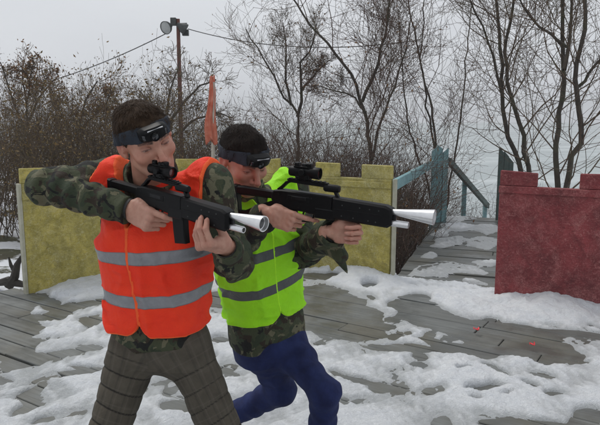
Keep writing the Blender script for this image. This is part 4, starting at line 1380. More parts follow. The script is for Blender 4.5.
# ------------------------------------------------------------------ hands
class Hand:
    def __init__(s, W, d, b, right, curls, thumb, sc=1.0, spread=0.0, tone=(.5, .25, .18)):
        s.W = np.asarray(W, float); s.d = unit(d); b = np.asarray(b, float)
        s.b = unit(b - s.d * np.dot(b, s.d))
        s.t = np.cross(s.d, s.b) if not right else np.cross(s.b, s.d)
        s.seg = []; S = sc; s.sc = S; s.tone = tone
        L = [(.044, .027, .021), (.048, .031, .023), (.045, .029, .022), (.036, .021, .020)]
        off = [(.092, .030), (.096, .0105), (.091, -.0095), (.083, -.0285)]
        rad = [(.0098, .0088, .0078), (.0100, .0090, .0080), (.0096, .0086, .0076), (.0086, .0076, .0068)]
        s.nails = []
        for i in range(4):
            p = s.W + S * (s.d * off[i][0] + s.t * off[i][1] + s.b * 0.001)
            ang = 0; pts = [p]
            lat = s.t * (spread * (1.5 - i) / 1.5)
            for k in range(3):
                ang += R(curls[i][k])
                dd = unit(s.d * math.cos(ang) - s.b * math.sin(ang) + lat)
                pts.append(pts[-1] + dd * L[i][k] * S)
            s.seg.append((pts, [r_ * S for r_ in rad[i]]))
            nb_ = unit(s.b * math.cos(ang) + s.d * math.sin(ang))
            s.nails.append((pts[3] - dd * .004 * S + nb_ * rad[i][2] * S * .62, dd, nb_, rad[i][2] * S))
        p = s.W + S * (s.d * .022 + s.t * .030 - s.b * .010)
        pts = [p]
        for k, (a_d, a_t, a_b) in enumerate(thumb):
            dd = unit(s.d * a_d + s.t * a_t - s.b * a_b)
            pts.append(pts[-1] + dd * (.046, .034, .027)[k] * S)
        s.thumb = (pts, [.0155 * S, .0112 * S, .0098 * S, .0085 * S])
        s.nails.append((pts[3] - dd * .004 * S + unit(np.cross(dd, s.d) if abs(np.dot(dd, s.d)) < .95 else s.b) * .006 * S, dd, s.b, .0085 * S))

    def sdf(s, p):
        S = s.sc; W, d, b, t = s.W, s.d, s.b, s.t
        A = np.array([t, d, b])
        o = boxd(p, W + d * .050 * S + t * .001 * S, np.array([.038, .047, .0145]) * S, A, .0138 * S)
        o = smin(o, cone(p, W - d * .03 * S, W + d * .02 * S, .026 * S, .024 * S), .02 * S)
        o = smin(o, ell(p, W + S * (d * .035 + t * .026 - b * .010), np.array([.019, .032, .017]) * S, A), .012 * S)
        o = smin(o, ell(p, W + S * (d * .035 - t * .026 - b * .008), np.array([.015, .032, .015]) * S, A), .012 * S)
        fd = None
        for pts, r_ in s.seg:
            f = cone(p, pts[0] - d * .02 * S, pts[0], r_[0] * .9, r_[0] * 1.08)
            f = smin(f, cone(p, pts[0], pts[1], r_[0] * 1.04, r_[0] * .93), .004 * S)
            f = smin(f, cone(p, pts[1], pts[2], r_[1] * 1.08, r_[1] * .93), .0022 * S)
            f = smin(f, cone(p, pts[2], pts[3], r_[2] * 1.08, r_[2] * .86), .0022 * S)
            fd = f if fd is None else smin(fd, f, .0012 * S)
        o = smin(o, fd, .006 * S)
        pts, r_ = s.thumb
        f = cone(p, pts[0], pts[1], r_[0], r_[1])
        f = smin(f, cone(p, pts[1], pts[2], r_[1] * 1.03, r_[2]), .003 * S)
        f = smin(f, cone(p, pts[2], pts[3], r_[2] * 1.05, r_[3]), .003 * S)
        o = smin(o, f, .007 * S)
        for i, (pts, r_) in enumerate(s.seg[:4]):     # knuckle bumps
            o = smin(o, ell(p, pts[0] + b * .006 * S, np.array([.008, .008, .008]) * S), .008 * S)
        return o - 0.0004 * N1(p, 300)

    def mesh(s, h=0.0024):
        lo = s.W.copy(); hi = s.W.copy()
        for pts, _ in s.seg + [s.thumb]:
            for q in pts: lo = np.minimum(lo, q); hi = np.maximum(hi, q)
        lo = np.minimum(lo, s.W - s.d * .06); hi = np.maximum(hi, s.W - s.d * .06)
        V, F = sdf_mesh(s.sdf, lo - .032, hi + .032, h)
        c = np.tile(np.asarray(s.tone), (len(V), 1))
        red = np.zeros(len(V))
        for pts, r_ in s.seg + [s.thumb]:
            for q in pts[:3]: red += .55 * np.exp(-(((V - q) / .010) ** 2).sum(1))
            red += .5 * np.exp(-(((V - pts[3]) / .011) ** 2).sum(1))
        red = np.clip(red, 0, .75)[:, None]
        c = c * (1 - red) + np.array((.46, .16, .12)) * red
        for (q, dd, nb_, r_) in s.nails:
            m = np.exp(-(np.linalg.norm(V - (q + nb_ * r_ * .3), axis=1) / (r_ * .75)) ** 4)[:, None]
            c = c * (1 - .6 * m) + np.array((.58, .33, .27)) * .6 * m
        return V, F, c


# ------------------------------------------------------------------ torso built on a spine
class Torso:
    def __init__(s, pelvis, neck, yaw_p, yaw_n, prof):
        s.a = np.asarray(pelvis, float); s.b = np.asarray(neck, float)
        s.z = unit(s.b - s.a); s.L = np.linalg.norm(s.b - s.a); s.y0, s.y1 = yaw_p, yaw_n
        s.prof = np.array(prof)   # t, half width, half depth

    def loc(s, p):
        r_ = p - s.a
        lz = r_ @ s.z; t_ = np.clip(lz / s.L, -.4, 1.2)
        yaw = s.y0 + (s.y1 - s.y0) * np.clip(t_, 0, 1)
        f = np.stack([np.sin(yaw), -np.cos(yaw), 0 * yaw], 1)
        f = f - (f @ s.z)[:, None] * s.z; f /= np.linalg.norm(f, axis=1)[:, None]
        x = np.cross(f, s.z)
        # x = person's left for Y=front, Z=up  (X = Y x Z)
        return np.stack([(r_ * x).sum(1), (r_ * f).sum(1), lz], 1)

    def wld(s, q):
        q = np.atleast_2d(np.asarray(q, float)); t_ = np.clip(q[:, 2] / s.L, 0, 1)
        yaw = s.y0 + (s.y1 - s.y0) * t_
        f = np.stack([np.sin(yaw), -np.cos(yaw), 0 * yaw], 1)
        f = f - (f @ s.z)[:, None] * s.z; f /= np.linalg.norm(f, axis=1)[:, None]
        x = np.cross(f, s.z)
        return s.a + q[:, :1] * x + q[:, 1:2] * f + q[:, 2:3] * s.z

    def sdf(s, p, grow=0.0, q=None, prof=None, e=2.5):
        q = s.loc(p) if q is None else q
        pr = s.prof if prof is None else prof
        t_ = q[:, 2] / s.L
        A = np.interp(t_, pr[:, 0], pr[:, 1]) + grow; B = np.interp(t_, pr[:, 0], pr[:, 2]) + grow
        k = ((np.abs(q[:, 0]) / A) ** e + (np.abs(q[:, 1]) / B) ** e) ** (1 / e)
        d = (k - 1) * np.minimum(A, B)
        d = np.where(d > 0, d * (1 + 0 * d), d)
        cap = np.maximum((pr[0, 0] * s.L) - q[:, 2] - grow, q[:, 2] - pr[-1, 0] * s.L - grow)
        return smax(d, cap, 0.02)


def limb_wrinkles(p, a, b, amp, f=70, seed=0):
    """creases across a limb, stronger towards b (elbow / knee)"""
    t_, L = along(p, np.asarray(a, float), np.asarray(b, float))
    tn = np.clip(t_ / L, 0, 1)
    w_ = N2(p + seed, 9.0) * 1.3 + N3(p + seed, 22) * .5
    r_ = np.sin(t_ * f + w_ * 1.6)
    return amp * (np.abs(r_) ** .7 * np.sign(r_)) * (0.35 + 0.65 * tn ** 1.5)
# ------------------------------------------------------------------ the two toy rifles
class GunFrame:
    def __init__(s, butt, u, v, sc=1.0, roll=0.0):
        s.s = sc; L = .79 * sc
        # muzzle lies on the sight line of photo pixel (u, v), L metres from the butt, nearer to the camera
        butt = np.asarray(butt, float)
        Ys = np.linspace(butt[1] - L, butt[1], 4000)
        pts = np.array([P(u, v, y) for y in Ys])
        dd = np.abs(np.linalg.norm(pts - butt, axis=1) - L)
        k = np.argmin(dd); s.muzzle = pts[k]
        s.o = butt; s.x = unit(s.muzzle - butt)
        y = unit(np.cross([0, 0, 1.0], s.x)); z = np.cross(s.x, y)
        s.y = y * math.cos(roll) + z * math.sin(roll); s.z = np.cross(s.x, s.y)

    def w(s, p):
        p = np.asarray(p, float); one = p.ndim == 1
        r_ = p.reshape(-1, 3) * s.s @ np.array([s.x, s.y, s.z]) + s.o
        return r_[0] if one else r_

    def dir(s, d): return np.asarray(d, float) @ np.array([s.x, s.y, s.z])


def xz_bar(pts, wd, th):
    """flat bar following an x-z polyline; wd along y, th thickness"""
    pts = np.asarray(pts, float); T = np.gradient(pts, axis=0); T /= np.linalg.norm(T, axis=1)[:, None]
    nrm = np.stack([-T[:, 1], T[:, 0]], 1)
    poly = np.concatenate([pts + nrm * th / 2, (pts - nrm * th / 2)[::-1]])
    return prism(poly, -wd / 2, wd / 2, min(.0025, th * .2))


def make_gun(gf, label, mag):
    root = empty('toy_rifle', gf.w((0.24, 0, -0.06))); tag(root, label, 'toy gun', 'black toy rifles aimed by the men')
    def part(name, pieces, mats, parent=root):
        mb = MB()
        for v, f, m in pieces: mb.add(gf.w(v), f, m)
        return mb.build(name, mats, parent, auto=32)
    G1 = [M['gun']]
    # receiver
    rc = [(.168, .012), (.178, .026), (.21, .031), (.42, .029), (.42, -.049), (.33, -.047), (.31, -.043), (.22, -.040), (.185, -.032), (.168, -.012)]
    v, f = prism(rc, -.0235, .0235, .005)
    pcs = [(v, f, 0)]
    v, f = rbox(.235, .33, -.0252, .0252, -.008, .016, .003); pcs.append((v, f, 0))        # raised side panel
    v, f = rbox(.255, .315, -.0262, -.0236, .0, .012, .001); pcs.append((v, f, 1))          # ejection port cover
    v, f = rbox(.352, .432, -.0275, .0275, -.058, -.02, .004); pcs.append((v, f, 0))         # magazine well
    for xx, zz in ((.20, .012), (.205, -.02), (.335, .012), (.285, -.03)):
        v, f = lathe([(0, .0), (0, .0034), (.0012, .0034), (.0016, 0)], 10)
        pcs.append((np.stack([v[:, 1] + xx, -.0234 - v[:, 0], v[:, 2] + zz], 1), f, 1))
    part('receiver', pcs, [M['gun'], M['gun2']])
    # handguard with rivets
    hg = [(.418, .0275), (.62, .021), (.642, .012), (.646, -.002), (.646, -.046), (.632, -.057), (.50, -.0545), (.418, -.051)]
    v, f = prism(hg, -.0268, .0268, .008)
    pcs = [(v, f, 0)]
    v, f = rbox(.43, .61, -.0282, .0282, -.016, -.0125, .001); pcs.append((v, f, 0))
    for xx, zz in ((.527, .002), (.564, .0015), (.598, .001), (.46, .003), (.46, -.036), (.562, -.040), (.590, -.041), (.505, -.038)):
        for sg in (-1, 1):
            v, f = lathe([(0, .0), (0, .0025), (.0010, .0023), (.0013, 0)], 10)
            pcs.append((np.stack([v[:, 1] + xx, sg * (.0267 + v[:, 0]), v[:, 2] + zz], 1), f if sg < 0 else [k[::-1] for k in f], 1))
    part('handguard', pcs, [M['gun'], M['lampmetal']])
    # skeleton stock
    pcs = []
    v, f = prism([(.0, .020), (.03, .024), (.175, .020), (.175, -.010), (.03, -.012), (0, -.008)], -.016, .016, .006); pcs.append((v, f, 0))
    v, f = xz_bar([(.018, -.085), (.05, -.083), (.12, -.048), (.178, -.024)], .026, .020); pcs.append((v, f, 0))
    v, f = prism([(-.010, .026), (.012, .024), (.022, -.06), (.026, -.100), (.004, -.104), (-.008, -.06)], -.019, .019, .006); pcs.append((v, f, 0))
    part('stock', pcs, G1)
    # pistol grip, trigger
    v, f = prism([(.222, -.036), (.272, -.038), (.262, -.075), (.256, -.128), (.210, -.124), (.214, -.08)], -.0165, .0165, .006)
    part('pistol_grip', [(v, f, 0)], G1)
    v, f = xz_bar([(.268, -.042), (.275, -.072), (.292, -.082), (.322, -.080), (.340, -.062), (.342, -.044)], .012, .005)
    part('trigger_guard', [(v, f, 0)], G1)
    v, f = xz_bar([(.300, -.040), (.297, -.055), (.302, -.070)], .008, .006)
    part('trigger', [(v, f, 0)], [M['gun2']])
    # carry handle
    pcs = []
    v, f = xz_bar([(.188, .026), (.205, .040), (.222, .058), (.240, .066), (.40, .062), (.418, .050), (.432, .026)], .020, .011); pcs.append((v, f, 0))
    v, f = rbox(.225, .39, -.0105, .0105, .067, .0745, .002); pcs.append((v, f, 0))
    for k in range(9):
        v, f = rbox(.232 + k * .017, .241 + k * .017, -.0112, .0112, .0735, .0775, .001); pcs.append((v, f, 0))
    v, f = lathe([(.375, 0), (.375, .011), (.38, .0145), (.425, .0145), (.436, .012), (.438, .0)], 18)
    pcs.append((v + (0, 0, .056), f, 0))
    part('carry_handle', pcs, G1)
    # scope
    pcs = []
    zc = .104
    v, f = lathe([(.232, .0), (.232, .017), (.236, .0195), (.262, .0195), (.268, .0175), (.312, .0175), (.320, .0215), (.352, .0225), (.355, .0215), (.355, .0185), (.342, .0175)], 26)
    pcs.append((v + (0, 0, zc), f, 0))
    v, f = rbox(.262, .318, -.017, .017, .0765, zc - .008, .003); pcs.append((v, f, 0))
    for xx in (.272, .306):
        v, f = rbox(xx - .006, xx + .006, -.0215, .0215, .0775, .0885, .002); pcs.append((v, f, 0))
    v, f = lathe([(0, .012), (.014, .012), (.016, .0108), (.016, 0)], 18)
    pcs.append((np.stack([v[:, 1] + .291, v[:, 2], v[:, 0] + zc + .015], 1), [k[::-1] for k in f], 0))
    pcs.append((np.stack([v[:, 1] + .291, -v[:, 0] - .015, v[:, 2] + zc], 1), [k[::-1] for k in f], 0))
    v, f = rbox(.250, .325, -.013, .013, zc + .015, zc + .022, .002); pcs.append((v, f, 0))
    v, f = rbox(.252, .272, -.013, .013, zc + .021, zc + .035, .003); pcs.append((v, f, 0))
    v, f = rbox(.302, .322, -.013, .013, zc + .021, zc + .035, .003); pcs.append((v, f, 0))
    sc_ = part('scope', pcs, G1)
    v, f = lathe([(.343, .0178), (.346, .010), (.347, 0)], 24)
    part('lens', [(v + (0, 0, zc), f, 0)], [M['redlens']], sc_)
    # silver cone on the muzzle and the small tube below
    v, f = lathe([(.625, .0), (.625, .009), (.65, .0105), (.785, .0270), (.790, .0272), (.790, .0240), (.775, .0225), (.775, .020), (.735, .0155), (.71, .010), (.71, 0)], 32)
    cn = part('muzzle_cone', [(v, f, 0)], [M['silver']])
    v, f = lathe([(.766, .0205), (.768, .012), (.769, 0)], 24)
    part('lens', [(v, f, 0)], [M['lens']], cn)
    v, f = lathe([(.62, 0), (.62, .0108), (.626, .0118), (.700, .0118), (.703, .011), (.703, .0085), (.67, .0075), (.67, 0)], 24)
    part('laser_tube', [(v + (0, 0, -.040), f, 0)], [M['silver']])
    v, f = rbox(.642, .656, -.006, .006, -.036, -.004, .002)
    part('tube_bracket', [(v, f, 0)], [M['gun2']])
    if mag:
        v, f = prism([(.362, -.050), (.424, -.052), (.428, -.10), (.434, -.150), (.378, -.160), (.368, -.11)], -.0145, .0145, .004)
        part('magazine', [(v, f, 0)], G1)
    return root


GUN1 = GunFrame(P(112, 184.5, 1.98), 264, 224, .80, roll=0.05)
GUN2 = GunFrame(P(236, 190.5, 2.27), 434.5, 217.5, .94, roll=0.0)
make_gun(GUN1, 'black toy rifle with silver muzzle cone held by man in orange vest', True)
make_gun(GUN2, 'black toy rifle with silver muzzle cone held by man in lime green vest', False)

# ------------------------------------------------------------------ the two men
SKIN1, SKIN2 = (0.55, 0.285, 0.20), (0.50, 0.235, 0.16)
HAND = (0.54, 0.295, 0.215)


def grip_hand(gf, tone):        # right hand round the pistol grip, index on the trigger
    W = gf.w((.244, 0, -.064)) + gf.dir((-.070, -.030, -.002))
    return Hand(W, gf.dir((.965, .02, -.20)), gf.dir((-.05, -1, 0.12)), True,
                [(14, 22, 18), (62, 85, 40), (66, 88, 42), (68, 88, 45)],
                [(.62, .55, .62), (.85, .1, .52), (.95, -.1, .3)], 1.0, 0.0, tone)


def under_hand(gf, tone):       # left hand under the handguard, fingers up its right side
    W = gf.w((.562, 0, -.053)) + gf.dir((-.004, .052, -.076))
    return Hand(W, gf.dir((-.05, -.95, .28)), gf.dir((.36, -.30, -.88)), False,
                [(66, 38, 28), (66, 38, 28), (68, 40, 30), (70, 42, 32)],
                [(.55, .0, .85), (.7, -.25, .7), (.8, -.3, .5)], .95, 0.02, tone)


def fist_hand(gf, tone):        # left hand closed below the handguard, palm to the camera
    W = gf.w((.372, 0, -.053)) + gf.dir((.042, .012, -.052))
    return Hand(W, gf.dir((.97, .10, .12)), gf.dir((-.10, 1, .10)), False,
                [(64, 94, 24), (66, 94, 26), (68, 94, 28), (70, 94, 30)],
                [(.75, .55, -.15), (.95, .1, -.1), (1, -.1, .1)], .95, 0.0, tone)


def boots(parent, ankle, toe_dir):
    ankle = np.asarray(ankle, float); d = unit((toe_dir[0], toe_dir[1], 0)); s_ = np.array([d[1], -d[0], 0]); z = np.array([0, 0, 1.0])
    A = np.array([d, s_, z]); o = np.array([ankle[0], ankle[1], 0.0])

    def fn(p):
        q = (p - o) @ A.T
        u_ = smin(cone(q, (0, 0, .085), (-.01, 0, .20), .048, .050), cone(q, (-.03, 0, .055), (.14, 0, .045), .043, .040), .04)
        u_ = smax(u_, -(q[:, 2] - .02), .01)
        so_ = boxd(q, (.055, 0, .016), (.145, .046, .016), None, .014)
        return np.minimum(u_, so_)
    V, F = sdf_mesh(fn, o + (-.24, -.24, -.02), o + (.24, .24, .27), .006)
    return obj('boot', V, F, M['boot'], parent)


def build_man(spec):
    T = spec['torso']; S = spec['arms']; Lg = spec['legs']; hd_ = spec['head']
    hands = spec['hands']; base = spec['base']
    # ---- body: one mesh
    parts = []
    parts.append(hd_.mesh())
    for h_ in hands: parts.append(h_.mesh())

    def bodyf(p):
        d = T.sdf(p, -.022)
        for (sh, el_, wr) in S:
            d = smin(d, smin(cone(p, sh, el_, .050, .040), cone(p, el_, wr, .040, .027), .01), .03)
        for (hp_, kn, an) in Lg:
            d = smin(d, smin(cone(p, hp_, kn, .062, .042), cone(p, kn, an, .042, .030), .01), .03)
        return d
    allp = np.array([T.a, T.b] + [x for a_ in S for x in a_] + [x for a_ in Lg for x in a_])
    V, F = sdf_mesh(bodyf, allp.min(0) - .2, allp.max(0) + .2, .016)
    parts.append((V, F, np.tile(SKIN1, (len(V), 1))))
    n = 0; VV = []; FF = []; CC = []
    for V, F, c in parts:
        VV.append(V); FF.append(F + n); CC.append(c); n += len(V)
    man = obj('person', np.concatenate(VV), np.concatenate(FF), M['skin'], base=base, attrs={'tint': np.concatenate(CC)})
    tag(man, spec['label'], 'person')
    # ---- hair, band
    hd_.hair('hair', spec['hairmat'], man, 9000, spec['seed'], *spec['hairlen'])
    hd_.band(man, spec['bandlabel'])
    # ---- jacket
    VS0 = spec['vest']

    def sl_fade(p, sh, el_):
        t_, L_ = along(p, np.asarray(sh, float), np.asarray(el_, float))
        return np.clip(t_ / L_ * 2.2 - .25, .05, 1)

    def sleeve(p, i):
        sh, el_, wr = S[i]; w0, w1, w2 = spec['sleeve'][i]
        up_ = cone(p, sh, el_, w0, w1) - limb_wrinkles(p, sh, el_, .0085, 85, i) * sl_fade(p, sh, el_) - .006 * ridges(p, 21, .5) * sl_fade(p, sh, el_)
        fo = cone(p, el_, wr, w1 * 1.0, w2) - limb_wrinkles(p, wr, el_, .0085, 90, i + 5) - .006 * ridges(p, 23, .5, N3, N4)
        el_ = np.asarray(el_, float); ax = unit(np.asarray(wr) - el_); o = np.asarray(wr) - ax * .002
        fo = smax(fo, (p - o) @ ax, .006)
        fo = smax(fo, -cone(p, o - ax * .01, o + ax * .06, w2 - .016, w2 - .008), .004)
        return smin(up_, fo, .03), fo

    def trap(p, i):
        return cone(p, T.wld(((-.055, .055)[i == 0], -.015, T.L * .94))[0], S[i][0], .052, spec['sleeve'][i][0] - .012)

    def jacket(p):
        q = T.loc(p)
        d = T.sdf(p, 0, q) - .0045 * ridges(p * (1, 1, 1.5), 16) * np.clip(1 - (q[:, 2] - VS0['hem']) / .03, .15, 1)
        for i in range(2):
            sl_, fo = sleeve(p, i)
            d = smin(d, sl_, .045)
            d = smin(d, trap(p, i), .03)
        if spec.get('flare') is not None:
            d = smin(d, spec['flare'](p), .02)
        # stand-up collar
        nb, nt_ = T.wld((0, -.01, T.L * .95))[0], hd_.wld(np.array([0, -.03, -.09]))
        ax = unit(nt_ - nb); hgt = (p - nb) @ ax
        rr = np.linalg.norm((p - nb) - hgt[:, None] * ax, axis=1)
        col_ = smax(np.abs(rr - (.076 + .10 * np.clip(hgt, 0, .1)) + .003 * N1(p, 40)) - .005, np.maximum(-hgt - .03, hgt - spec['collar']), .004)
        d = smin(d, col_, .012)
        return d
    lo = allp[:8].min(0) - .22; hi = allp[:8].max(0) + .2
    lo[2] = T.a[2] - .18
    V, F = sdf_mesh(jacket, lo, hi, .0056)
    jk = obj('jacket', V, F, M['camo'], man)
    # knitted black cuffs inside the sleeves
    for i in range(2):
        sh, el_, wr = [np.asarray(x) for x in S[i]]; ax = unit(wr - el_)
        pth = np.array([wr - ax * .05, wr - ax * .004, wr + ax * .006])
        v, f = tube(pth, [.037, .0345, .033], 24, cap=False)
        MB().add(v, f).build('cuff', M['boot'], jk)
    # ---- vest
    VS = spec['vest']

    def vest_bounds(p, q):
        hem = VS['hem'] + np.where(q[:, 1] > 0, .055 * (1 - np.sqrt(np.clip(1 - (1 - np.clip(np.abs(q[:, 0]) / .055, 0, 1)) ** 2, 0, 1))), 0)
        b1 = hem - q[:, 2]
        V_ = np.where(q[:, 1] > -.02, (VS['vslope'] * (q[:, 2] - VS['vz']) - np.abs(q[:, 0])) * .85, -1.0)
        nb = T.wld((0, -.012, T.L * .95))[0]; nt_ = nb + T.z * .15
        b3 = -(cone(p, nb, nt_, .079, .092))
        ah = np.interp(q[:, 2] / T.L, [0, .58, .64, .72, .85, 1.0], [.40, .30, .215, VS['sw'], VS['sw'] + .004, VS['sw'] + .010]) - np.where(q[:, 0] > 0, VS['swr'], 0) * sstep(.6, .75, q[:, 2] / T.L)
        b4 = (np.abs(q[:, 0]) - ah) * .8
        for i in range(2):
            sh, el_, wr = [np.asarray(x) for x in S[i]]
            fo_ = cone(p, el_, wr, spec['sleeve'][i][1] + .012, spec['sleeve'][i][2] + .012)
            up_ = cone(p, sh + (el_ - sh) * .55, el_, spec['sleeve'][i][0] + .004, spec['sleeve'][i][1] + .012)
            b4 = np.maximum(b4, np.minimum(-np.minimum(fo_, up_), np.abs(q[:, 0]) - .175))
        return b1, V_, b3, b4

    def vest_core(p, q):
        d = T.sdf(p, VS['grow'] - .008 * np.clip((q[:, 2] / T.L - .6) / .25, 0, 1), q)
        for i in range(2):
            sh, el_, wr = [np.asarray(x) for x in S[i]]
            d = smin(d, cone(p, sh, sh + (el_ - sh) * .45, spec['sleeve'][i][0] + .008, spec['sleeve'][i][0]), .045)
            d = smin(d, trap(p, i) - .008, .03)
        fold = .0062 * ridges(p * (1.4, 1.4, .7), 15, .6, N3, N1) + .0030 * ridges(p * (1, 1, 1.4), 42, .6, N2, N4) + .0035 * N2(p * (1, 1, .5), 16) + .0025 * ridges(p * (1, 1, 1.8), 24, .5, N4, N2)
        lap = .0055 * (q[:, 1] > 0) / (1 + np.exp(-np.clip((q[:, 0] + .004 * np.sin(q[:, 2] * 14)) / .0015, -30, 30)))
        return d - np.maximum(fold, -.005) - lap

    def vest(p):
        q = T.loc(p)
        d = vest_core(p, q)
        for k_, b_ in enumerate(vest_bounds(p, q)): d = smax(d, b_, (.004, .004, .006, .012)[k_])
        return d
    lo = np.minimum(T.a, T.b) - .32; hi = np.maximum(T.a, T.b) + .32
    V, F = sdf_mesh(vest, lo, hi, .0048)
    q = T.loc(V)
    bs = np.stack([-b_ for b_ in vest_bounds(V, q)] + [np.where((q[:, 1] > 0), np.where(q[:, 0] + .004 * np.sin(q[:, 2] * 14) > -.003, np.abs(q[:, 0] + .004 * np.sin(q[:, 2] * 14)), 1.0), 1.0)], 1).min(1)
    stp = np.min([np.abs(q[:, 2] - z_ + .006 * np.sin(q[:, 0] * 9 + k)) for k, z_ in enumerate(VS['stripes'])], axis=0)
    obj('safety_vest', V, F, VS['mat'], man, attrs={'edge': bs, 'stripe': stp})
    # ---- trousers
    TR = spec['trousers']

    def trou(p):
        q = T.loc(p)
        d = T.sdf(p, 0, q, np.array(TR['prof']))
        for i, (hp_, kn, an) in enumerate(Lg):
            r0_, r1_, r2_ = TR['r']
            th = cone(p, hp_, kn, r0_, r1_); sh_ = cone(p, kn, an, r1_, r2_)
            t_, L_ = along(p, np.asarray(hp_), np.asarray(kn))
            if TR['quilt']:
                w_ = t_ + .006 * N2(p, 7) + .003 * N3(p, 20)
                cr = np.exp(-((np.mod(w_, .060) - .030) / .0070) ** 2) * np.clip((t_ - .0) / .05, 0, 1)
                th = th + .0045 * cr * (0.85 + .2 * np.clip(N4(p, 9), -1, 1)) - .002 * N1(p, 22) - .0045 * ridges(p * (1, 1, 2), 14)
            else:
                th = th - .0042 * ridges(p * (1, 1, 1.6), 13, .5) - .003 * N1(p, 18)
                th = th - limb_wrinkles(p, hp_, kn, .0035, 55, i) - .003 * ridges(p, 30, .5, N3, N4)
            sh_ = sh_ - limb_wrinkles(p, an, kn, .0035, 70, i + 3) - .004 * ridges(p, 20, .5)
            d = smin(d, smin(th, sh_, .045), TR['k'])
        for i, (hp_, kn, an) in enumerate(Lg):
            ax = unit(np.asarray(an) - np.asarray(kn))
            d = smax(d, np.where(np.linalg.norm(p - an, axis=1) < .2, (p - np.asarray(an)) @ ax - .04, -1), .006)
        return d
    lp = np.array([x for a_ in Lg for x in a_])
    lo = lp.min(0) - .19; hi = lp.max(0) + .16; hi[2] = T.a[2] + .20; lo[2] = .03
    lo = np.minimum(lo, T.a - (.24, .24, 0)); hi = np.maximum(hi, T.a + (.24, .24, 0))
    V, F = sdf_mesh(trou, lo, hi, .0056)
    al = np.zeros(len(V)); ar = np.zeros(len(V)); best = np.full(len(V), 9.0)
    for i, (hp_, kn, an) in enumerate(Lg):
        for a_, b_, off in ((hp_, kn, 0), (kn, an, np.linalg.norm(np.asarray(kn) - np.asarray(hp_)))):
            a_ = np.asarray(a_, float); b_ = np.asarray(b_, float)
            d = cone(V, a_, b_, .08, .06); t_, L_ = along(V, a_, b_)
            x = unit(np.cross(b_ - a_, (0, 1, 0))); y = np.cross(unit(b_ - a_), x)
            an_ = np.arctan2((V - a_) @ x, (V - a_) @ y) * .075
            m = d < best; best[m] = d[m]; al[m] = t_[m] + off; ar[m] = an_[m]
    w_ = al + .006 * N2(V, 7) + .003 * N3(V, 20)
    seam_or_crease_shade = np.exp(-((np.mod(w_, .060) - .030) / .0036) ** 2) * np.clip(al / .05, 0, 1) * np.clip(.9 + .2 * N4(V, 9), 0, 1) * (1.0 if TR['quilt'] else 0)  # mask for painted crease shade across the legs, quilted pair only
    obj('trousers', V, F, TR['mat'], man, attrs={'along': al + 1.0, 'around': ar + 1.0, 'seam_or_crease_shade': seam_or_crease_shade})
    for (hp_, kn, an), td in zip(Lg, spec['toes']):
        boots(man, an, td)
    return man


def gnd(u, v, Y, z):
    p = P(u, v, Y); return np.array([p[0], Y, z])


JPROF = [(.012, .172, .122), (.08, .168, .126), (.3, .158, .118), (.6, .175, .128), (.78, .178, .122), (.90, .150, .098), (.97, .095, .078), (1.03, .070, .066)]

# man in the orange vest
T1 = Torso(P(160, 342, 2.08), P(150, 183, 2.05), R(-14), R(-22), JPROF)
H1r, H1l = grip_hand(GUN1, HAND), under_hand(GUN1, HAND)
A1 = [(P(114, 180, 2.10), P(46, 187, 1.98), H1r.W - H1r.d * .004), (P(212, 184, 2.00), P(234, 261, 1.93), H1l.W - H1l.d * .004)]
head1 = Head(P(146, 139.5, 1.92), R(35), R(13), R(20), 1.00, T1.wld((0, -.01, T1.L * .93))[0], .060, SKIN1, 1.0)
gl = [gnd(70, 580, 2.12, .095), gnd(252, 580, 2.18, .095)]
L1_ = [(P(136, 347, 2.09), P(96, 462, 1.97), gl[0]), (P(184, 347, 2.06), P(238, 462, 1.98), gl[1])]
def lz(T_, u, v, Y): return float(T_.loc(P(u, v, Y)[None])[0, 2])


TP1 = [(-.16, .10, .08), (-.10, .165, .115), (.0, .166, .116), (.10, .158, .112), (.2, .15, .105)]
man1 = build_man(dict(
    torso=T1, arms=A1, legs=L1_, head=head1, hands=[H1r, H1l], base=(P(160, 340, 2.1)[0], 2.1, 0.0),
    label='man in orange safety vest and camouflage jacket aiming a toy rifle, with a forehead band', seed=5,
    hairmat=M['hair1'], hairlen=(.009, .018), bandlabel='dark blue forehead band with a black sensor pod', collar=.095,
    cuffs=None, sleeve=[(.078, .052, .045), (.068, .056, .044)],
    vest=dict(hem=lz(T1, 150, 337, 1.95), vz=lz(T1, 150, 228, 1.93), vslope=.46, arm=.10, grow=.017, sw=.215, swr=.085, mat=M['orange'],
              stripes=[lz(T1, 142, 258, 1.93), lz(T1, 142, 302, 1.93)]),
    trousers=dict(prof=TP1, r=(.084, .068, .060), quilt=True, k=.05, mat=M['plaid']), toes=[(-.5, -.9), (.3, -1)]))

# man in the lime vest
JP2 = [(.005, .168, .122), (.08, .168, .125), (.3, .158, .118), (.6, .172, .126), (.78, .175, .12), (.90, .148, .098), (.97, .095, .078), (1.03, .070, .066)]
T2 = Torso(P(268, 338, 2.62), P(253, 196, 2.47), R(34), R(30), JP2)
H2r, H2l = grip_hand(GUN2, HAND), fist_hand(GUN2, HAND)
A2 = [(P(219, 196, 2.43), P(226, 258, 2.36), H2r.W - H2r.d * .004), (P(291, 184, 2.62), P(306, 250, 2.52), H2l.W + H2l.d * .004)]
head2 = Head(P(244, 159, 2.36), R(37), R(27), R(4), 1.05, T2.wld((0, -.01, T2.L * .93))[0], .060, SKIN2, 1.25)
gl = [gnd(212, 500, 2.82, .095), gnd(318, 500, 2.50, .095)]
L2_ = [(P(259, 341, 2.58), P(281, 390, 2.68), gl[0]), (P(281, 340, 2.64), P(325, 393, 2.42), gl[1])]


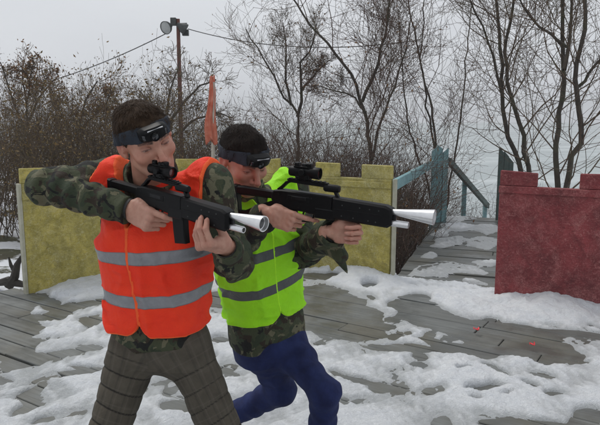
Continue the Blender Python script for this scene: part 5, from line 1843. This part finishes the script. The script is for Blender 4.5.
def flare2(p):
    el_, wr = A2[1][1], A2[1][2]
    tip = P(348, 274, 2.22)
    d = cone(p, wr - (wr - el_) * .30, tip + (wr - tip) * .45, .050, .026)
    d = smin(d, cone(p, wr - (wr - el_) * .2, tip, .036, .002), .01)
    return d - .0035 * np.sin((p @ unit(wr - tip)) * 60 + 3 * N1(p, 12))


TP2 = [(-.16, .10, .08), (-.10, .158, .115), (.0, .162, .116), (.10, .154, .112), (.2, .145, .105)]
man2 = build_man(dict(
    torso=T2, arms=A2, legs=L2_, head=head2, hands=[H2r, H2l], base=(P(275, 340, 2.62)[0], 2.62, 0.0),
    label='crouching man in lime green safety vest and navy trousers, head bent over a toy rifle', seed=9,
    hairmat=M['hair2'], hairlen=(.008, .016), bandlabel='blue grey forehead band with a black sensor pod', collar=.095,
    cuffs=None, sleeve=[(.078, .060, .048), (.074, .060, .053)], flare=flare2,
    vest=dict(hem=lz(T2, 262, 322, 2.47), vz=lz(T2, 278, 215, 2.4), vslope=.50, arm=.10, grow=.018, sw=.185, swr=.035, mat=M['lime'],
              stripes=[lz(T2, 270, 285, 2.46), lz(T2, 282, 247, 2.44)]),
    trousers=dict(prof=TP2, r=(.096, .063, .056), quilt=False, k=.05, mat=M['blue']), toes=[(.5, -.9), (.8, -.7)]))
for nm, A_, L_ in (('man1', A1, L1_), ('man2', A2, L2_)):
    for (a_, b_, c_) in A_ + L_: print(nm, 'seg', round(float(np.linalg.norm(b_ - a_)), 3), round(float(np.linalg.norm(c_ - b_)), 3))
print('gun muzzle', GUN1.muzzle, GUN2.muzzle, 'T', T1.L, T2.L)
# ------------------------------------------------------------------ misty air over the lake
V, F = rbox(-340, 340, -340, 340, -12, 9, 0.5)
hm = bpy.data.materials.new('pale_mist'); hm.use_nodes = True
hn = hm.node_tree; hn.nodes.clear()
ho = hn.nodes.new('ShaderNodeOutputMaterial'); hv = hn.nodes.new('ShaderNodeVolumePrincipled')
hv.inputs['Color'].default_value = (0.97, 0.985, 1.0, 1); hv.inputs['Density'].default_value = 0.0022; hv.inputs['Anisotropy'].default_value = 0.0
hn.links.new(hv.outputs[0], ho.inputs['Volume'])
tag(obj('haze', V, F, hm, smooth=False), kind='stuff')
